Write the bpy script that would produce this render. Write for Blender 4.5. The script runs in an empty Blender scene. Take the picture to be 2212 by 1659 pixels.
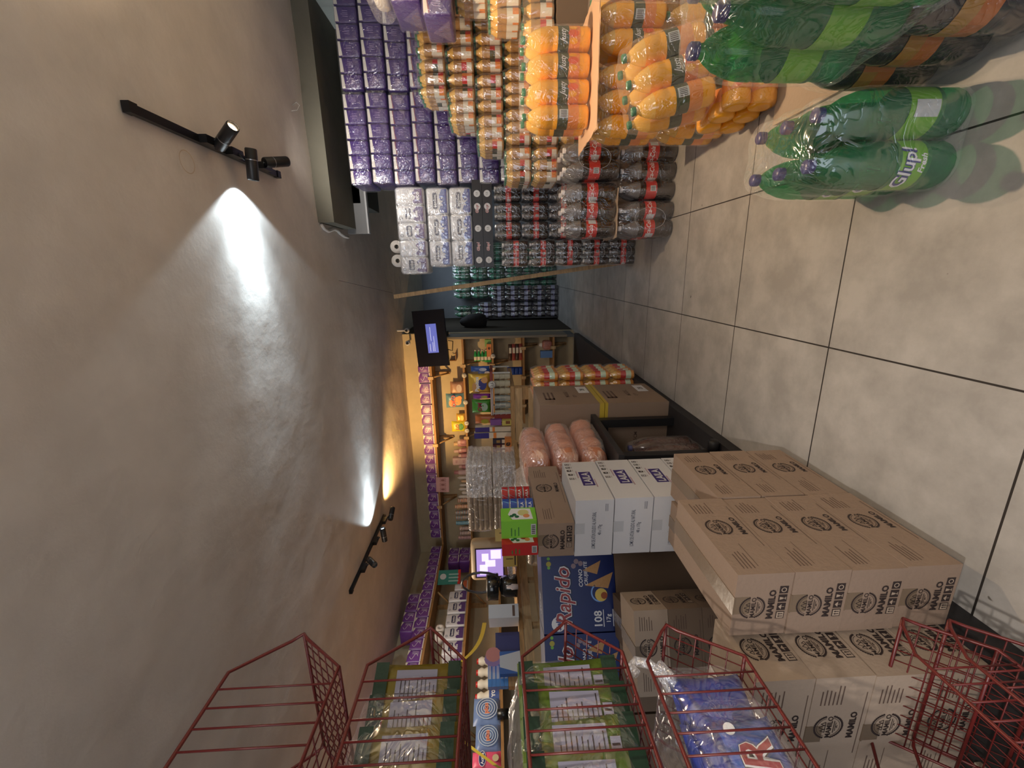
import bpy, math, random
from mathutils import Vector, Matrix
random.seed(7)
S = bpy.context.scene
COL = S.collection
R_ = math.radians
PI = math.pi

# ---------------------------------------------------------------- camera
# the photograph was taken with the phone held upright and is stored on its side
FPX = 907.0
EYE = Vector((0, 0, 1.18))
_dep = Vector((242.5, -41, 907)).normalized()
_lat = Vector((3380, -61, -907))
_lat = (_lat - _dep * _lat.dot(_dep)).normalized()
_dn = _dep.cross(_lat)
if _dn.y < 0: _dn = -_dn
RW = Matrix((_lat, _dep, -_dn))
cam_d = bpy.data.cameras.new('camera')
cam = bpy.data.objects.new('camera', cam_d)
COL.objects.link(cam)
cx = RW @ Vector((0, 1, 0)); cy = RW @ Vector((1, 0, 0)); cz = -(RW @ Vector((0, 0, 1)))
M = Matrix((cx, cy, cz)).transposed().to_4x4()
M.translation = EYE
cam.matrix_world = M
cam_d.sensor_width = 36
cam_d.lens = FPX / 2212 * 36
cam_d.clip_start = 0.02
S.camera = cam

def at(x, y, X=None, Y=None, Z=None):
    """a point of the place seen at pixel (x, y) of the photo, on a known plane of the room"""
    d = RW @ Vector((829.5 - y, x - 1106, FPX))
    if Z is not None: t = (Z - EYE.z) / d.z
    elif Y is not None: t = Y / d.y
    else: t = X / d.x
    return EYE + d * t

# ---------------------------------------------------------------- world, light, exposure
S.view_settings.view_transform = 'Standard'
S.view_settings.look = 'None'
S.view_settings.gamma = 1
S.view_settings.use_curve_mapping = False
S.view_settings.exposure = 0.0
W = bpy.data.worlds.new('world'); S.world = W
W.use_nodes = True
W.node_tree.nodes['Background'].inputs[0].default_value = (0.80, 0.88, 1.0, 1)
W.node_tree.nodes['Background'].inputs[1].default_value = 0.5
S.cycles.max_bounces = 6
S.cycles.transparent_max_bounces = 14
S.cycles.caustics_reflective = False
S.cycles.caustics_refractive = False
S.cycles.use_denoising = True

def light(kind, name, loc, col, power, aim=None, size=None, blend=.4, cone=60, parent=None, shadow=.02):
    l = bpy.data.lights.new(name, kind)
    l.energy = power; l.color = col
    o = bpy.data.objects.new(name, l)
    o.location = loc
    if aim is not None:
        o.rotation_euler = (Vector(aim) - Vector(loc)).to_track_quat('-Z', 'Y').to_euler()
    if kind == 'SPOT':
        l.spot_size = R_(cone); l.spot_blend = blend; l.shadow_soft_size = shadow
    if kind == 'AREA':
        l.shape = 'RECTANGLE'; l.size, l.size_y = size
    COL.objects.link(o)
    if parent: o.parent = parent; o.location = Vector(loc) - parent.location
    return o

# daylight that comes in through the open shop front behind the camera
light('AREA', 'shop_front_daylight', (-0.6, -2.35, 1.5), (0.84, 0.90, 1.0), 26, (-0.8, 3, 1.6), (2.8, 2.2))
# added unseen fill lamps; only the till lamp follows from the warm-lit left shelf
light('AREA', 'aisle_fill_light', (1.0, -0.9, 2.45), (1.0, 0.90, 0.82), 26, (0.9, 0.4, 0), (0.9, 0.9))  # added fill for overall brightness, no fixture seen here
light('SPOT', 'carton_fill_spot', (0.0, -0.9, 2.45), (1.0, 0.92, 0.84), 120, (-0.70, 0.80, 0.35), blend=.9, cone=34, shadow=.04)  # added unseen spot that brightens the front carton ends
light('AREA', 'back_room_fill_light', (0.1, 7.2, 2.42), (0.72, 0.86, 1.0), 9, (0, 7.6, 0), (0.6, 0.3))  # added cold fill to lift the far wall and bottles
light('AREA', 'till_lamp_light', (-3.3, 3.0, 2.45), (1.0, 0.84, 0.66), 26, (-3.4, 3.2, 0), (0.7, 0.7))

# ---------------------------------------------------------------- materials
def newmat(name):
    m = bpy.data.materials.new(name); m.use_nodes = True
    return m, m.node_tree.nodes, m.node_tree.links, m.node_tree.nodes['Principled BSDF']

MC = {}
def mat(col, rough=.6, metal=0, bump=0, bscale=40, var=0, vscale=6, spec=.5, trans=0, alpha=1, emit=None, estr=0, coat=0):
    key = (col, rough, metal, bump, bscale, var, vscale, spec, trans, alpha, emit, estr, coat)
    if key in MC: return MC[key]
    m, N, L, P = newmat('surface_%03d' % len(MC))
    P.inputs['Base Color'].default_value = (*col, 1)
    P.inputs['Roughness'].default_value = rough
    P.inputs['Metallic'].default_value = metal
    P.inputs['Specular IOR Level'].default_value = spec
    P.inputs['Coat Weight'].default_value = coat
    if trans: P.inputs['Transmission Weight'].default_value = trans
    if alpha < 1: P.inputs['Alpha'].default_value = alpha
    if emit:
        P.inputs['Emission Color'].default_value = (*emit, 1); P.inputs['Emission Strength'].default_value = estr
    tc = N.new('ShaderNodeTexCoord')
    if var:
        n = N.new('ShaderNodeTexNoise'); n.inputs['Scale'].default_value = vscale; n.inputs['Detail'].default_value = 5
        L.new(tc.outputs['Object'], n.inputs['Vector'])
        mx = N.new('ShaderNodeMix'); mx.data_type = 'RGBA'
        mx.inputs['A'].default_value = (*[c * (1 - var) for c in col], 1)
        mx.inputs['B'].default_value = (*[min(1, c * (1 + var)) for c in col], 1)
        L.new(n.outputs['Fac'], mx.inputs['Factor']); L.new(mx.outputs['Result'], P.inputs['Base Color'])
    if bump:
        n = N.new('ShaderNodeTexNoise'); n.inputs['Scale'].default_value = bscale; n.inputs['Detail'].default_value = 4
        L.new(tc.outputs['Object'], n.inputs['Vector'])
        b = N.new('ShaderNodeBump'); b.inputs['Strength'].default_value = bump; b.inputs['Distance'].default_value = .01
        L.new(n.outputs['Fac'], b.inputs['Height']); L.new(b.outputs['Normal'], P.inputs['Normal'])
    MC[key] = m
    return m

def film_mat(tint=(1, 1, 1), haze=.16, scale=14, bump=.6, gloss=.12, name='clear_film', refl=.16):
    m, N, L, P = newmat(name)
    P.inputs['Base Color'].default_value = (.62, .64, .67, 1)
    P.inputs['Roughness'].default_value = .4
    P.inputs['Specular IOR Level'].default_value = .5
    tr = N.new('ShaderNodeBsdfTransparent'); tr.inputs[0].default_value = (*tint, 1)
    mx = N.new('ShaderNodeMixShader')
    tc = N.new('ShaderNodeTexCoord')
    n = N.new('ShaderNodeTexNoise'); n.inputs['Scale'].default_value = scale; n.inputs['Detail'].default_value = 2
    n.inputs['Distortion'].default_value = 1.8
    L.new(tc.outputs['Object'], n.inputs['Vector'])
    s1 = N.new('ShaderNodeMath'); s1.operation = 'SUBTRACT'; s1.inputs[1].default_value = .5
    s2 = N.new('ShaderNodeMath'); s2.operation = 'ABSOLUTE'; s3 = N.new('ShaderNodeMath'); s3.operation = 'POWER'; s3.inputs[1].default_value = .5
    L.new(n.outputs['Fac'], s1.inputs[0]); L.new(s1.outputs[0], s2.inputs[0]); L.new(s2.outputs[0], s3.inputs[0])
    b = N.new('ShaderNodeBump'); b.inputs['Strength'].default_value = bump; b.inputs['Distance'].default_value = .012
    L.new(s3.outputs[0], b.inputs['Height']); L.new(b.outputs['Normal'], P.inputs['Normal'])
    lw = N.new('ShaderNodeLayerWeight'); lw.inputs['Blend'].default_value = .2
    ma = N.new('ShaderNodeMath'); ma.operation = 'MULTIPLY_ADD'; ma.inputs[1].default_value = .20; ma.inputs[2].default_value = haze
    ma.use_clamp = True
    gl = N.new('ShaderNodeBsdfGlossy'); gl.inputs['Roughness'].default_value = gloss; gl.inputs['Color'].default_value = (refl, refl, refl * 1.03, 1)
    L.new(b.outputs['Normal'], gl.inputs['Normal'])
    ad = N.new('ShaderNodeAddShader')
    L.new(lw.outputs['Facing'], ma.inputs[0])
    L.new(ma.outputs[0], mx.inputs[0]); L.new(tr.outputs[0], mx.inputs[1]); L.new(P.outputs[0], mx.inputs[2])
    L.new(mx.outputs[0], ad.inputs[0]); L.new(gl.outputs[0], ad.inputs[1])
    L.new(ad.outputs[0], N['Material Output'].inputs[0])
    return m
FILM = film_mat(haze=.0, refl=.13)
FILM_THIN = film_mat(haze=.01, scale=9, name='thin_clear_film')
FILM_BAG = film_mat(haze=.10, scale=11, bump=1.0, gloss=.15, refl=.26, name='clear_bag_film')

def glassy(col, mixf=.5, name='tinted_plastic'):
    """see-through coloured bottle plastic"""
    m, N, L, P = newmat(name)
    P.inputs['Base Color'].default_value = (*col, 1); P.inputs['Roughness'].default_value = .08
    P.inputs['Specular IOR Level'].default_value = .8
    tr = N.new('ShaderNodeBsdfTransparent'); tr.inputs[0].default_value = (*[min(1, c * 1.6 + .12) for c in col], 1)
    mx = N.new('ShaderNodeMixShader'); mx.inputs[0].default_value = mixf
    L.new(tr.outputs[0], mx.inputs[1]); L.new(P.outputs[0], mx.inputs[2]); L.new(mx.outputs[0], N['Material Output'].inputs[0])
    return m

def wood(col, scale=3.0, name='pine'):
    m, N, L, P = newmat(name)
    tc = N.new('ShaderNodeTexCoord'); mp = N.new('ShaderNodeMapping'); mp.inputs['Scale'].default_value = (scale, scale, scale * 7)
    L.new(tc.outputs['Object'], mp.inputs[0])
    n = N.new('ShaderNodeTexNoise'); n.inputs['Scale'].default_value = 2.5; n.inputs['Detail'].default_value = 6; n.inputs['Distortion'].default_value = 1.2
    L.new(mp.outputs[0], n.inputs['Vector'])
    cr = N.new('ShaderNodeValToRGB')
    cr.color_ramp.elements[0].position = .3; cr.color_ramp.elements[1].position = .7
    cr.color_ramp.elements[0].color = (*[c * .62 for c in col], 1); cr.color_ramp.elements[1].color = (*col, 1)
    L.new(n.outputs['Fac'], cr.inputs[0]); L.new(cr.outputs[0], P.inputs['Base Color'])
    P.inputs['Roughness'].default_value = .6
    return m

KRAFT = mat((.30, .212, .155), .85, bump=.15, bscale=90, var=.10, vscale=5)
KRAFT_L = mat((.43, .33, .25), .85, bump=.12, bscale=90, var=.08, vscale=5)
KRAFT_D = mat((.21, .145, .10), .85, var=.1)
INK = mat((.035, .022, .02), .7)
INK_S = mat((.13, .08, .06), .8)
TAPE = mat((.22, .16, .11), .25, spec=.6, bump=.1, bscale=30)
TAPE_Y = mat((.62, .45, .06), .25)
WHITE = mat((.78, .78, .80), .6)
CARD_W = mat((.66, .66, .69), .7, bump=.05, bscale=80)
BLACK = mat((.012, .012, .014), .45)
NAVY = mat((.03, .035, .16), .4)
PURPLE_DIM = mat((.050, .020, .17), .35, bump=.6, bscale=22, var=.5, vscale=7)  # pack purple with the shade on the tall stack put into the colour
PURPLE_LIT = mat((.17, .055, .30), .35, bump=.5, bscale=22, var=.3, vscale=9)  # brighter copy for the shelf packs, warm light put into the colour
PURPLE_D = mat((.07, .03, .20), .4)
ROLL = mat((.74, .70, .66), .9, bump=.2, bscale=60)
RED = mat((.50, .025, .02), .4)
PINE = wood((.50, .30, .13))
PINE_L = wood((.62, .42, .22), 2.2, 'light_pine')
SHELF = wood((.42, .22, .08), 2.5, 'shelf_wood')
STEEL_BLK = mat((.02, .02, .022), .35, metal=.6)
REDWIRE = mat((.14, .014, .013), .35, spec=.6, var=.25, vscale=40)

# ---------------------------------------------------------------- mesh builder
TXT = {}
def text_geo(s, bold=0.0, shear=0.0):
    k = (s, bold, shear)
    if k in TXT: return TXT[k]
    c = bpy.data.curves.new('t', 'FONT'); c.body = s; c.size = 1; c.resolution_u = 2
    c.align_x = 'CENTER'; c.align_y = 'CENTER'; c.offset = bold; c.shear = shear
    o = bpy.data.objects.new('t', c); COL.objects.link(o)
    dg = bpy.context.evaluated_depsgraph_get(); dg.update()
    me = o.evaluated_get(dg).to_mesh()
    vs = [(v.co.x, v.co.y) for v in me.vertices]; fs = [tuple(p.vertices) for p in me.polygons]
    o.evaluated_get(dg).to_mesh_clear()
    bpy.data.objects.remove(o); bpy.data.curves.remove(c)
    w = (max(v[0] for v in vs) - min(v[0] for v in vs)) if vs else 1
    h = (max(v[1] for v in vs) - min(v[1] for v in vs)) if vs else 1
    mx = (max(v[0] for v in vs) + min(v[0] for v in vs)) / 2; my = (max(v[1] for v in vs) + min(v[1] for v in vs)) / 2
    TXT[k] = ([((a - mx) / h, (b - my) / h) for a, b in vs], fs, w / h)
    return TXT[k]

class MB:
    def __init__(s): s.v = []; s.f = []; s.m = []; s.sm = []; s.mats = []
    def mi(s, m):
        if m not in s.mats: s.mats.append(m)
        return s.mats.index(m)
    def add(s, vs, fs, m, smooth=False):
        o = len(s.v); s.v += [tuple(v) for v in vs]; i = s.mi(m)
        for f in fs: s.f.append(tuple(a + o for a in f)); s.m.append(i); s.sm.append(smooth)
        return s
    def box(s, x0, y0, z0, x1, y1, z1, m, jit=0):
        vs = [Vector((x, y, z)) for z in (z0, z1) for y in (y0, y1) for x in (x0, x1)]
        if jit: vs = [v + Vector([random.uniform(-jit, jit) for _ in range(3)]) for v in vs]
        return s.add(vs, [(0, 2, 3, 1), (4, 5, 7, 6), (0, 1, 5, 4), (2, 6, 7, 3), (0, 4, 6, 2), (1, 3, 7, 5)], m)
    def rbox(s, x0, y0, z0, x1, y1, z1, m, r=.02, n=3, puff=0):
        """box with rounded upright edges and softened top and bottom"""
        cxx, cyy = (x0 + x1) / 2, (y0 + y1) / 2; hx, hy = (x1 - x0) / 2, (y1 - y0) / 2
        r = min(r, hx * .99, hy * .99, (z1 - z0) / 2)
        rings = []
        for k in range(n + 1):
            a = k / n * PI / 2; rings.append((z0 + r - r * math.cos(a) * 1, r - r * math.sin(a)))
        rings.append(((z0 + z1) / 2, -puff))
        for k in range(n + 1):
            a = k / n * PI / 2; rings.append((z1 - r + r * math.sin(a), r - r * math.cos(a)))
        vs = []; cnt = 4 * (n + 1)
        for z, ins in rings:
            for q, (sx, sy) in enumerate(((1, 1), (-1, 1), (-1, -1), (1, -1))):
                for k in range(n + 1):
                    a = q * PI / 2 + k / n * PI / 2; rr = max(r - max(ins, 0), .0005)
                    vs.append((cxx + sx * (hx - r) + math.cos(a) * (rr + max(-ins, 0)), cyy + sy * (hy - r) + math.sin(a) * (rr + max(-ins, 0)), z))
        fs = []
        for i in range(len(rings) - 1):
            for k in range(cnt): fs.append((i * cnt + k, i * cnt + (k + 1) % cnt, (i + 1) * cnt + (k + 1) % cnt, (i + 1) * cnt + k))
        fs.append(tuple(range(cnt))[::-1]); fs.append(tuple((len(rings) - 1) * cnt + k for k in range(cnt)))
        return s.add(vs, fs, m, True)
    def lathe(s, prof, m, c=(0, 0, 0), seg=16, axis='Z', smooth=True, cap=True):
        vs = []; c = Vector(c)
        for r, z in prof:
            for k in range(seg):
                a = k / seg * 2 * PI; p = Vector((r * math.cos(a), r * math.sin(a), z))
                if axis == 'X': p = Vector((p.z, p.x, p.y))
                if axis == 'Y': p = Vector((p.y, p.z, p.x))
                vs.append(c + p)
        fs = []
        for i in range(len(prof) - 1):
            for k in range(seg): fs.append((i * seg + k, i * seg + (k + 1) % seg, (i + 1) * seg + (k + 1) % seg, (i + 1) * seg + k))
        if cap:
            fs.append(tuple(range(seg))[::-1]); fs.append(tuple((len(prof) - 1) * seg + k for k in range(seg)))
        return s.add(vs, fs, m, smooth)
    def tube(s, pts, r, m, seg=6, closed=False):
        pts = [Vector(p) for p in pts]; n = len(pts); vs = []; up = None
        for i, p in enumerate(pts):
            a = pts[(i - 1) % n] if (closed or i > 0) else p; b = pts[(i + 1) % n] if (closed or i < n - 1) else p
            d = (b - a).normalized()
            if up is None:
                up = d.orthogonal().normalized()
            up = (up - d * up.dot(d)).normalized(); w = d.cross(up)
            for k in range(seg):
                t = k / seg * 2 * PI; vs.append(p + (up * math.cos(t) + w * math.sin(t)) * r)
        fs = []
        for i in range(n if closed else n - 1):
            j = (i + 1) % n
            for k in range(seg): fs.append((i * seg + k, i * seg + (k + 1) % seg, j * seg + (k + 1) % seg, j * seg + k))
        if not closed: fs.append(tuple(range(seg))[::-1]); fs.append(tuple((n - 1) * seg + k for k in range(seg)))
        return s.add(vs, fs, m, True)
    def quad(s, o, u, v, a0, b0, a1, b1, m, off=.0006):
        o, u, v = Vector(o), Vector(u), Vector(v); n = u.cross(v).normalized() * off
        return s.add([o + u * a0 + v * b0 + n, o + u * a1 + v * b0 + n, o + u * a1 + v * b1 + n, o + u * a0 + v * b1 + n], [(0, 1, 2, 3)], m)
    def poly(s, o, u, v, pts, m, off=.0006):
        o, u, v = Vector(o), Vector(u), Vector(v); n = u.cross(v).normalized() * off
        return s.add([o + u * a + v * b + n for a, b in pts], [tuple(range(len(pts)))], m)
    def disc(s, o, u, v, a, b, r, m, off=.0006, n=16, ry=None):
        ry = ry or r
        return s.poly(o, u, v, [(a + r * math.cos(t * 2 * PI / n), b + ry * math.sin(t * 2 * PI / n)) for t in range(n)], m, off)
    def ring(s, o, u, v, a, b, r0, r1, m, off=.0006, n=24, wob=0, a0=0, a1=2 * PI):
        o, u, v = Vector(o), Vector(u), Vector(v); nn = u.cross(v).normalized() * off; vs = []
        for t in range(n + 1):
            g = a0 + (a1 - a0) * t / n; w = 1 + (wob if t % 2 else 0)
            vs += [o + u * (a + r0 * math.cos(g)) + v * (b + r0 * math.sin(g)) + nn, o + u * (a + r1 * w * math.cos(g)) + v * (b + r1 * w * math.sin(g)) + nn]
        return s.add(vs, [(2 * t, 2 * t + 1, 2 * t + 3, 2 * t + 2) for t in range(n)], m)
    def text(s, t, o, u, v, a, b, h, m, bold=0.0, shear=0.0, off=.0008, sx=1, maxw=None, rot=0):
        vs, fs, w = text_geo(t, bold, shear)
        if maxw and w * h * sx > maxw: sx = maxw / (w * h)
        o, u, v = Vector(o), Vector(u), Vector(v); n = u.cross(v).normalized() * off
        cr, sr = math.cos(rot), math.sin(rot)
        return s.add([o + u * (a + (p * sx * cr - q * sr) * h) + v * (b + (p * sx * sr + q * cr) * h) + n for p, q in vs], fs, m)
    def text_cyl(s, t, r, a0, z, h, m, bold=0, shear=0, sx=1):
        vs, fs, w = text_geo(t, bold, shear)
        return s.add([(r * math.cos(a0 + p * sx * h / r), r * math.sin(a0 + p * sx * h / r), z + q * h) for p, q in vs], fs, m)
    def line(s, o, u, v, pts, w, m, off=.0008):
        for (a, b), (c, d) in zip(pts, pts[1:]):
            L = math.hypot(c - a, d - b) or 1; nx, ny = -(d - b) / L * w / 2, (c - a) / L * w / 2
            s.poly(o, u, v, [(a - nx, b - ny), (c - nx, d - ny), (c + nx, d + ny), (a + nx, b + ny)], m, off)
        return s
    def mesh(s, name):
        me = bpy.data.meshes.new(name); me.from_pydata(s.v, [], s.f)
        for m in s.mats: me.materials.append(m)
        me.polygons.foreach_set('material_index', s.m); me.polygons.foreach_set('use_smooth', s.sm); me.update()
        return me
    def build(s, name, parent=None, loc=None, rot=None):
        return inst(name, s.mesh(name), parent, loc, rot)

def inst(name, me, parent=None, loc=None, rot=None):
    o = bpy.data.objects.new(name, me); COL.objects.link(o)
    if loc is not None: o.location = loc
    if rot is not None: o.rotation_euler = rot
    if parent: o.parent = parent
    return o
def tag(o, label, cat, group=None, kind=None):
    o['label'] = label; o['category'] = cat
    if group: o['group'] = group
    if kind: o['kind'] = kind
    return o
def thing(name, label, cat, loc=(0, 0, 0), rz=0, group=None, rot=None):
    o = bpy.data.objects.new(name, None); COL.objects.link(o)
    o.empty_display_size = .05
    o.location = loc; o.rotation_euler = rot or (0, 0, rz)
    return tag(o, label, cat, group)
def struct(name, mb): o = mb.build(name); o['kind'] = 'structure'; return o
ORD = ['first', 'second', 'third', 'fourth', 'fifth', 'sixth', 'seventh', 'eighth', 'ninth', 'tenth', 'eleventh', 'twelfth', 'thirteenth', 'fourteenth', 'fifteenth', 'sixteenth', 'seventeenth', 'eighteenth', 'nineteenth', 'twentieth']
# faces of a box as print frames: origin at lower left seen from outside, u right, v up
def frames(w, d, h):
    return {'front': (Vector((-w / 2, -d / 2, 0)), Vector((1, 0, 0)), Vector((0, 0, 1)), w, h),
            'right': (Vector((w / 2, -d / 2, 0)), Vector((0, 1, 0)), Vector((0, 0, 1)), d, h),
            'left': (Vector((-w / 2, d / 2, 0)), Vector((0, -1, 0)), Vector((0, 0, 1)), d, h),
            'back': (Vector((w / 2, d / 2, 0)), Vector((-1, 0, 0)), Vector((0, 0, 1)), w, h),
            'top': (Vector((-w / 2, -d / 2, h)), Vector((1, 0, 0)), Vector((0, 1, 0)), w, d)}
#SECTION_ROOM
# ================================================================ ROOM
def floor_mat():
    m, N, L, P = newmat('floor_tiles')
    tc = N.new('ShaderNodeTexCoord'); mp = N.new('ShaderNodeMapping'); mp.inputs['Location'].default_value = (.28 + 6, -1.42 + 6, 0)
    L.new(tc.outputs['Object'], mp.inputs[0])
    br = N.new('ShaderNodeTexBrick'); br.offset = 0; br.squash = 1
    br.inputs['Scale'].default_value = 1; br.inputs['Brick Width'].default_value = .6; br.inputs['Row Height'].default_value = .6
    br.inputs['Mortar Size'].default_value = .0028; br.inputs['Mortar Smooth'].default_value = .1
    br.inputs['Mortar'].default_value = (.035, .03, .027, 1)
    L.new(mp.outputs[0], br.inputs['Vector'])
    n = N.new('ShaderNodeTexNoise'); n.inputs['Scale'].default_value = 5; n.inputs['Detail'].default_value = 10; n.inputs['Roughness'].default_value = .65
    L.new(tc.outputs['Object'], n.inputs['Vector'])
    cr = N.new('ShaderNodeValToRGB'); cr.color_ramp.elements[0].position = .38; cr.color_ramp.elements[1].position = .62
    cr.color_ramp.elements[0].color = (.35, .33, .305, 1); cr.color_ramp.elements[1].color = (.47, .445, .415, 1)
    L.new(n.outputs['Fac'], cr.inputs[0])
    # small dark scuffs
    n2 = N.new('ShaderNodeTexNoise'); n2.inputs['Scale'].default_value = 22; n2.inputs['Detail'].default_value = 2
    L.new(tc.outputs['Object'], n2.inputs['Vector'])
    c2 = N.new('ShaderNodeValToRGB'); c2.color_ramp.elements[0].position = .215; c2.color_ramp.elements[1].position = .235
    c2.color_ramp.elements[0].color = (.35, .33, .3, 1); c2.color_ramp.elements[1].color = (1, 1, 1, 1)
    L.new(n2.outputs['Fac'], c2.inputs[0])
    mu = N.new('ShaderNodeMix'); mu.data_type = 'RGBA'; mu.blend_type = 'MULTIPLY'; mu.inputs['Factor'].default_value = 1
    L.new(cr.outputs[0], mu.inputs['A']); L.new(c2.outputs[0], mu.inputs['B'])
    L.new(mu.outputs['Result'], br.inputs['Color1']); L.new(mu.outputs['Result'], br.inputs['Color2'])
    L.new(br.outputs['Color'], P.inputs['Base Color'])
    P.inputs['Roughness'].default_value = .42; P.inputs['Specular IOR Level'].default_value = .35
    b = N.new('ShaderNodeBump'); b.inputs['Strength'].default_value = .5; b.inputs['Distance'].default_value = .003; b.invert = True
    L.new(br.outputs['Fac'], b.inputs['Height']); L.new(b.outputs['Normal'], P.inputs['Normal'])
    return m
def plaster(col, bump=.35, scale=3.5, name='plaster'):
    m, N, L, P = newmat(name)
    tc = N.new('ShaderNodeTexCoord')
    n = N.new('ShaderNodeTexNoise'); n.inputs['Scale'].default_value = scale; n.inputs['Detail'].default_value = 8; n.inputs['Roughness'].default_value = .55
    L.new(tc.outputs['Object'], n.inputs['Vector'])
    cr = N.new('ShaderNodeValToRGB'); cr.color_ramp.elements[0].position = .3; cr.color_ramp.elements[1].position = .75
    cr.color_ramp.elements[0].color = (*[c * .9 for c in col], 1); cr.color_ramp.elements[1].color = (*[c * 1.06 for c in col], 1)
    L.new(n.outputs['Fac'], cr.inputs[0]); L.new(cr.outputs[0], P.inputs['Base Color'])
    P.inputs['Roughness'].default_value = .85; P.inputs['Specular IOR Level'].default_value = .2
    b = N.new('ShaderNodeBump'); b.inputs['Strength'].default_value = bump; b.inputs['Distance'].default_value = .02
    L.new(n.outputs['Fac'], b.inputs['Height']); L.new(b.outputs['Normal'], P.inputs['Normal'])
    return m

CZ = 2.55
m = MB(); m.box(-4.7, -2.6, -.1, 2.1, 8.6, 0, floor_mat()); struct('floor', m)
m = MB(); m.box(-4.55, -2.4, 0, -.855, 5.86, .06, mat((.022, .02, .022), .6, bump=.1)); struct('trim_1', m)   # low black plinth under the goods
CEIL = plaster((.80, .735, .68), .4, 4.0, 'ceiling_plaster')
from mathutils import noise as NZ
m = MB(); vs = []; nx, ny = 200, 300
for j in range(ny + 1):
    for i in range(nx + 1):
        X = -4.7 + 6.8 * i / nx; Y = -2.6 + 11.2 * j / ny
        d = .012 * NZ.noise((X * .9, Y * .9, 0)) + .005 * NZ.noise((X * 3, Y * 2.2, 3)) + .0012 * NZ.noise((X * 11, Y * 9, 7))
        vs.append((X, Y, CZ + d))
m.add(vs, [(j * (nx + 1) + i, (j + 1) * (nx + 1) + i, (j + 1) * (nx + 1) + i + 1, j * (nx + 1) + i + 1) for j in range(ny) for i in range(nx)], CEIL, True)
m.box(-4.7, -2.6, CZ + .03, 2.1, 8.6, CZ + .1, CEIL)
struct('ceiling', m)
KHAKI = plaster((.52, .44, .30), .1, 6, 'khaki_wall')
m = MB(); m.box(-4.7, -2.6, 0, -4.6, 8.6, CZ + .02, KHAKI); struct('wall_left', m)
m = MB(); m.box(-4.6, 6.25, 0, -.87, 6.35, CZ + .02, KHAKI); m.box(-.93, 6.35, 0, -.87, 8.5, CZ + .02, plaster((.065, .054, .042), .1, 6, 'unlit_khaki_wall')); struct('wall_back', m)  # passage side is khaki too, its shade is put into the darker colour
m = MB(); m.box(-.93, 8.4, 0, 2.0, 8.5, CZ + .02, plaster((.26, .28, .31), .1, 4, 'grey_wall')); struct('wall_far', m)
m = MB(); m.box(1.95, -2.6, 0, 2.05, 8.5, CZ + .02, plaster((.62, .66, .62), .1, 4, 'pale_wall')); struct('wall_right', m)
m = MB(); c = KHAKI
m.box(-4.6, -2.6, 0, -2.1, -2.5, CZ, c); m.box(.95, -2.6, 0, 1.95, -2.5, CZ, c); m.box(-2.1, -2.6, 2.3, .95, -2.5, CZ, c); struct('wall_front', m)
# lowered soffit on the right with a ragged plaster end
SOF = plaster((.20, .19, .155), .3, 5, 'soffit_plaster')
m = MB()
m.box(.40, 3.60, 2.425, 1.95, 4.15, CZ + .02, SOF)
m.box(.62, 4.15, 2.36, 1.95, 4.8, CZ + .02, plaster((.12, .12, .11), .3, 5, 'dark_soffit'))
pts = []
for k in range(13):
    t = k / 12; pts.append((.385 - .035 * math.sin(t * 9) * (1 - t) - .05 * t, 3.62 + .62 * t, CZ - .012 - .012 * random.random()))
m.tube(pts, .014, CEIL, 5)
struct('trim_2', m)
m = MB(); m.box(.36, 4.15, 2.32, .95, 4.19, 2.50, mat((.30, .30, .31), .6)); m.box(.36, 4.14, 2.305, .95, 4.19, 2.32, WHITE)
struct('trim_3', m)

# ---------------------------------------------------------------- ceiling track lights
HB = STEEL_BLK
def track_light(name, label, loc, length, heads, bent=None):
    t = thing(name, label, 'ceiling light', loc)
    m = MB(); m.box(-.017, 0, -.025, .017, length, 0, HB); m.box(-.02, -.02, -.03, .02, .02, .0, HB); m.box(-.02, length - .02, -.03, .02, length + .02, 0, HB); m.build('track', t)
    for (y, dx, off, col, power, cone, on, blend) in heads:
        d = Vector(dx).normalized()
        m = MB(); m.box(-.018, y - .05, -.06, .018, y + .05, -.024, HB); m.tube([(0, y, -.05), (off[0] * .6, y + off[1] * .6, -.085)], .007, HB); m.build('adapter', t)
        c = Vector((off[0], y + off[1], off[2]))
        q = d.to_track_quat('Z', 'Y').to_matrix().to_4x4(); q.translation = c
        m = MB(); m.lathe([(.026, -.075), (.029, -.07), (.029, .072), (.027, .078), (.024, .078), (.022, .062)], mat((.03, .03, .032), .35, metal=.4), seg=20, cap=False); m.lathe([(0.001, -.075), (.026, -.075)], HB, seg=20, cap=False)
        m.lathe([(.0295, -.022), (.0295, -.018)], mat((.4, .4, .42), .3, metal=.8), seg=20, cap=False)
        h = m.build('spotlight_head', t); h.matrix_local = q
        m = MB(); m.disc((0, 0, .060), (1, 0, 0), (0, 1, 0), 0, 0, .0225, mat((.9, .9, .9), .3, emit=col, estr=25.0 if on else 0.0) if on else mat((.12, .12, .12), .2), n=20)
        m.build('lens', h)
        if on:
            wp = Vector(loc) + c + d * .082
            light('SPOT', 'spot_lamp', wp, col, power, wp + d, blend=blend, cone=cone, parent=t, shadow=.022)
            if blend < .2: light('SPOT', 'spot_lamp_spill', wp, col, power * 2.6, wp + d, blend=1, cone=84, parent=t, shadow=.022)
            if blend < .2: light('SPOT', 'spot_lamp_core', wp, col, power * 5, wp + d, blend=1, cone=40, parent=t, shadow=.022)
    return t
WARM = (1.0, .72, .44); COOL = (.72, .89, 1.0); NEUT = (1.0, .93, .82)
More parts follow.
